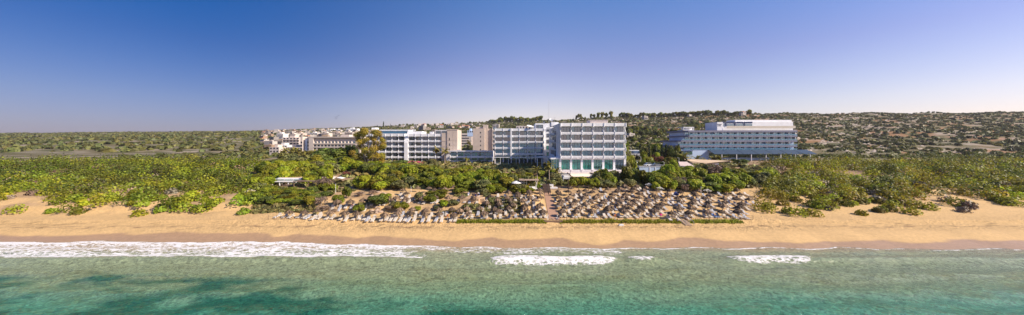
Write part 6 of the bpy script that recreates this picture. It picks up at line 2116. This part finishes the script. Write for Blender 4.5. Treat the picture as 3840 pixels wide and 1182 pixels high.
MB().prism([(-5.4, .35), (-5.5, 1.4), (5.5, 1.4), (5.6, .35)], -1.25, 1.25, 'y').build('body', mat('silver_coach_paint', (.55, .54, .55), .3, metal=.3), bs)
MB().prism([(-5.5, 1.4), (-5.4, 2.9), (5.2, 2.9), (5.5, 1.4)], -1.23, 1.23, 'y').build('window_band', glassmat('navy_coach_glass', (.01, .03, .10), .25, stripes=False), bs)
MB().box(-5.35, 5.15, -1.2, 1.2, 2.9, 3.2).build('roof', PLAST, bs)
wmh = MB().tube([(0, -.15, 0), (0, .15, 0)], .5, 14).mesh('wheel', BLACKM)
for a_ in (-3.6, 2.4, 3.8):
    for b_ in (-1.2, 1.2):
        obj('wheel', wmh, bs, (a_, b_, .5))

# gabled roof building in the right gardens
Yb = 146
x0_ = xat(2575, Yb)
gb = thing('garden_pavilion', 'low building with pale tan gabled roof before the curved hotel', 'building', (x0_, Yb, zr(622, Yb)))
q = lambda p__: xat(p__, Yb) - x0_
z = lambda p__: zr(p__, Yb) - gb.location.z
MB().box(q(2576), q(2700), 1, 9, -2, z(612)).prism([(q(2578), z(612)), (q(2597), z(612)), (q(2582), z(602))], 1, 1.3, 'y').build('wall', WHITE, gb)
TAN = mat('tan_roof_sheet', (.58, .43, .29), .8, var=.1)
MB().add([(q(2579), .4, z(601.5)), (q(2600), .4, z(613)), (q(2668), .4, z(613)), (q(2745), .8, z(604)), (q(2640), 8, z(600.5)), (q(2579), 8, z(600))], [(0, 1, 2, 3, 4, 5)]).add([(q(2579), .38, z(602.6)), (q(2600), .38, z(614)), (q(2668), .38, z(614)), (q(2745), .78, z(605)), (q(2640), 8, z(601.6)), (q(2579), 8, z(601))], [(5, 4, 3, 2, 1, 0)]).build('roof', TAN, gb)
MB().tube([(q(2579), .3, z(602)), (q(2600), .3, z(613.5))], .12, 5).tube([(q(2655), .3, z(613.5)), (q(2745), .6, z(604.5))], .16, 5).build('verge', DWOOD, gb)
MB().box(q(2584), q(2589), .9, .98, z(611), z(606)).build('window', FRAME, gb)
tag(MB().add([(0, 0, 0), (6.2, 0, -.2), (5.2, 4, 1.5), (1.2, 4, 1.6)], [(0, 1, 2, 3)]).add([(0, 0, -.12), (6.2, 0, -.32), (5.2, 4, 1.4), (1.2, 4, 1.5)], [(3, 2, 1, 0)]).box(.3, .5, .2, .4, -3, -.1).box(5.6, 5.8, .2, .4, -3, -.2).build('tent_roof', mat('pinkish_canvas', (.52, .42, .40), .8), None, (xat(2550, 138), 138, zr(622, 138))), 'pale pinkish tent roof left of the gabled pavilion', 'tent')
gl_ = MB().box(xat(1105, 124), xat(1130, 124), 122, 128, 6, zr(634, 124)).build('lawn', leafmat('lawn_grass', (.10, .20, .02)))
gl_['kind'] = 'structure'
tag(MB().box(0, 5.8, 0, .5, -2, .9).box(1.2, 5.0, .1, .4, .9, 1.4).build('garden_wall', WHITE, None, (xat(1120, 152), 152, zr(608, 152))), 'white garden wall between dark trees at far left', 'wall')
MBt = MB().box(0, 3.2, 0, .5, -2, .4)
tag(MBt.build('garden_wall', WHITE, None, (xat(1033, 128), 128, zr(634, 128))), 'white wall with pink edge at the left border behind leafy shrubs', 'wall')

# masts on the skyline
for i, (px__, pt__, lab) in enumerate(((1859, 448, 'lattice radio mast on the ridge above the wing roof, leftmost of its trio'), (1955, 443, 'radio mast on the ridge above the zigzag skylights'), (2006, 448, 'thin radio mast on the ridge left of the big dish'), (2337, 429, 'tall mast on the ridge right of the main block'), (2534, 421, 'tall mast on the right ridge above the rocky slope'), (2151, 441, 'thin aerial mast behind the main block roof'), (1442, 468, 'thin tower mast on the skyline above the eucalyptus'))):
    x_, y_ = ridge_at(px__)
    y_ -= 14
    x_ = xat(px__, y_)
    z0_ = gz(x_, y_); zt_ = zr(pt__, y_)
    m = MB()
    for dx_ in (-.5, .5):
        m.tube([(dx_, 0, 0), (dx_ * .3, 0, zt_ - z0_)], .16, 4)
    for k in range(10):
        m.tube([(-.4, 0, (zt_ - z0_) * k / 10), (.4, 0, (zt_ - z0_) * (k + 1) / 10)], .08, 4)
    tag(m.build('radio_mast', METAL, None, (x_, y_, z0_)), lab, 'mast')

# birds
bmh = MB()
bmh.tube([(-.5, 0, 0), (-.1, 0, .06), (.35, 0, .02), (.6, 0, 0)], [.02, .12, .09, .01], 6)
bmh.add([(-.15, 0, .05), (.2, 0, .05), (.05, .5, .28), (-.25, 1.0, .10), (-.2, .5, .26)], [(0, 1, 2, 4), (4, 2, 3)])
bmh.add([(-.15, 0, .05), (.2, 0, .05), (.05, -.5, .28), (-.25, -1.0, .10), (-.2, -.5, .26)], [(4, 2, 1, 0), (3, 2, 4)])
bme = bmh.mesh('bird', BLACKM)
for i, (px__, py__) in enumerate(((1257, 440), (1260, 446), (1263, 439), (1266, 444), (1269, 434))):
    p = at(px__, py__, 330)
    tag(obj('bird', bme, None, p, R.uniform(0, 3), 1.3), 'tiny dark bird flying in the sky at left, %s from the left' % ordn(i + 1), 'bird', 'birds over the left slope')

# ------------------------------------------------------------------ people
def person(x_, y_, z_, rz, pose, shirt, lab, shorts=NAVYF):
    root = thing('person', lab, 'person', (x_, y_, z_), rz)
    if pose == 'stand':
        J = [(0, 0, .95), (0, .01, 1.2), (0, 0, 1.42), (0, 0, 1.52), (0, -.01, 1.66), (.10, 0, .90), (.11, .02, .50), (.11, -.01, .07), (.11, -.13, .03), (-.10, 0, .90), (-.12, .01, .50), (-.12, 0, .07), (-.12, -.13, .03), (.19, 0, 1.40), (.25, .02, 1.12), (.24, -.12, .90), (-.19, 0, 1.40), (-.25, 0, 1.12), (-.2, -.18, .95)]
    elif pose == 'bend':
        J = [(0, .05, .92), (0, -.12, 1.12), (0, -.3, 1.26), (0, -.38, 1.3), (0, -.50, 1.33), (.10, .05, .88), (.12, 0, .48), (.12, .02, .07), (.12, -.1, .03), (-.10, .05, .88), (-.13, -.05, .48), (-.13, .1, .07), (-.13, -.02, .03), (.19, -.28, 1.22), (.22, -.42, .98), (.15, -.55, .8), (-.19, -.28, 1.22), (-.22, -.42, .98), (-.15, -.55, .8)]
    else:
        J = [(0, .1, .48), (0, .12, .72), (0, .08, .95), (0, .06, 1.05), (0, .03, 1.19), (.1, .05, .46), (.13, -.36, .48), (.13, -.40, .1), (.13, -.52, .05), (-.1, .05, .46), (-.13, -.36, .48), (-.13, -.40, .1), (-.13, -.52, .05), (.19, .08, .92), (.25, -.02, .66), (.16, -.24, .56), (-.19, .08, .92), (-.25, -.02, .66), (-.16, -.24, .56)]
    E = [(0, 1), (1, 2), (2, 3), (3, 4), (0, 5), (5, 6), (6, 7), (7, 8), (0, 9), (9, 10), (10, 11), (11, 12), (2, 13), (13, 14), (14, 15), (2, 16), (16, 17), (17, 18)]
    Rd = [.14, .13, .14, .055, .10, .09, .06, .045, .035, .09, .06, .045, .035, .06, .042, .03, .06, .042, .03]
    def skin(name, sel, rad, mt, par, rootv):
        mp_ = {j: i for i, j in enumerate(sel)}
        me = bpy.data.meshes.new(name)
        me.from_pydata([J[j] for j in sel], [(mp_[a_], mp_[b_]) for a_, b_ in E if a_ in mp_ and b_ in mp_], [])
        o = obj(name, me, par)
        md = o.modifiers.new('s', 'SKIN'); o.modifiers.new('u', 'SUBSURF').levels = 1
        for i, j in enumerate(sel):
            v = me.skin_vertices[0].data[i]; v.radius = (rad[j], rad[j]); v.use_root = (j == rootv)
        bpy.context.view_layer.update()
        me2 = bpy.data.meshes.new_from_object(o.evaluated_get(bpy.context.evaluated_depsgraph_get()))
        o.modifiers.clear(); o.data = me2; me2.materials.clear(); me2.materials.append(mt)
        for p__ in me2.polygons:
            p__.use_smooth = True
        return o
    skin('body', list(range(19)), Rd, SKIN, root, 0)
    skin('shirt', [0, 1, 2, 13, 14, 16, 17], [r_ * 1.16 + .01 for r_ in Rd], shirt, root, 0)
    skin('shorts', [0, 5, 6, 9, 10], [r_ * 1.22 + .01 for r_ in Rd], shorts, root, 0)
    hd = J[4]
    MB().lathe([(.10, 0), (.115, .05), (.09, .12), (.01, .15)], 8, (hd[0], hd[1] + .02, hd[2])).build('hair', BLACKM, root)
zt_ = rw.location.z + 1.3
LB = mat('light_blue_cloth', (.30, .36, .55), .9)
WH = mat('white_cloth', (.7, .68, .66), .9)
YE = mat('yellow_cloth', (.75, .42, .03), .9)
person(xat(1757, 85), 84.6, zt_, .3, 'stand', LB, 'person in light blue shirt standing on the stone terrace by a sunbed', WH)
person(xat(1784, 86), 85.6, zt_, 2.2, 'sit', NAVYF, 'person in dark blue top sitting on a sunbed in the group', NAVYF)
person(xat(1796, 86), 86.0, zt_, -1.4, 'bend', WH, 'person in white shirt bending over the beds at the group\'s right', NAVYF)
person(xat(1983, 97), 97.6, pg.location.z - .05, .2, 'stand', YE, 'person in yellow shirt standing under the reed pergola', BLACKM)
person(xat(1312, 79), ground_y(1310, 768, .6, 70, 100), gz(xat(1312, 80), 80), 0, 'sit', SKIN, 'bare chested person sitting between two blue grey sunbeds on the left dune', NAVYF)

# ------------------------------------------------------------------ air
hz = bpy.data.materials.new('haze')
hz.use_nodes = True
t = hz.node_tree
t.nodes.remove(t.nodes['Principled BSDF'])
pv = t.nodes.new('ShaderNodeVolumePrincipled')
pv.inputs['Color'].default_value = (.86, .82, .92, 1)
pv.inputs['Density'].default_value = .00007
pv.inputs['Anisotropy'].default_value = .2
t.links.new(pv.outputs[0], t.nodes['Material Output'].inputs['Volume'])
o = MB().box(-4300, 4300, -3600, 6000, -170, 135).build('haze', hz)
tag(o, 'thin pale air between the beach and the far hills', 'haze', kind='stuff')
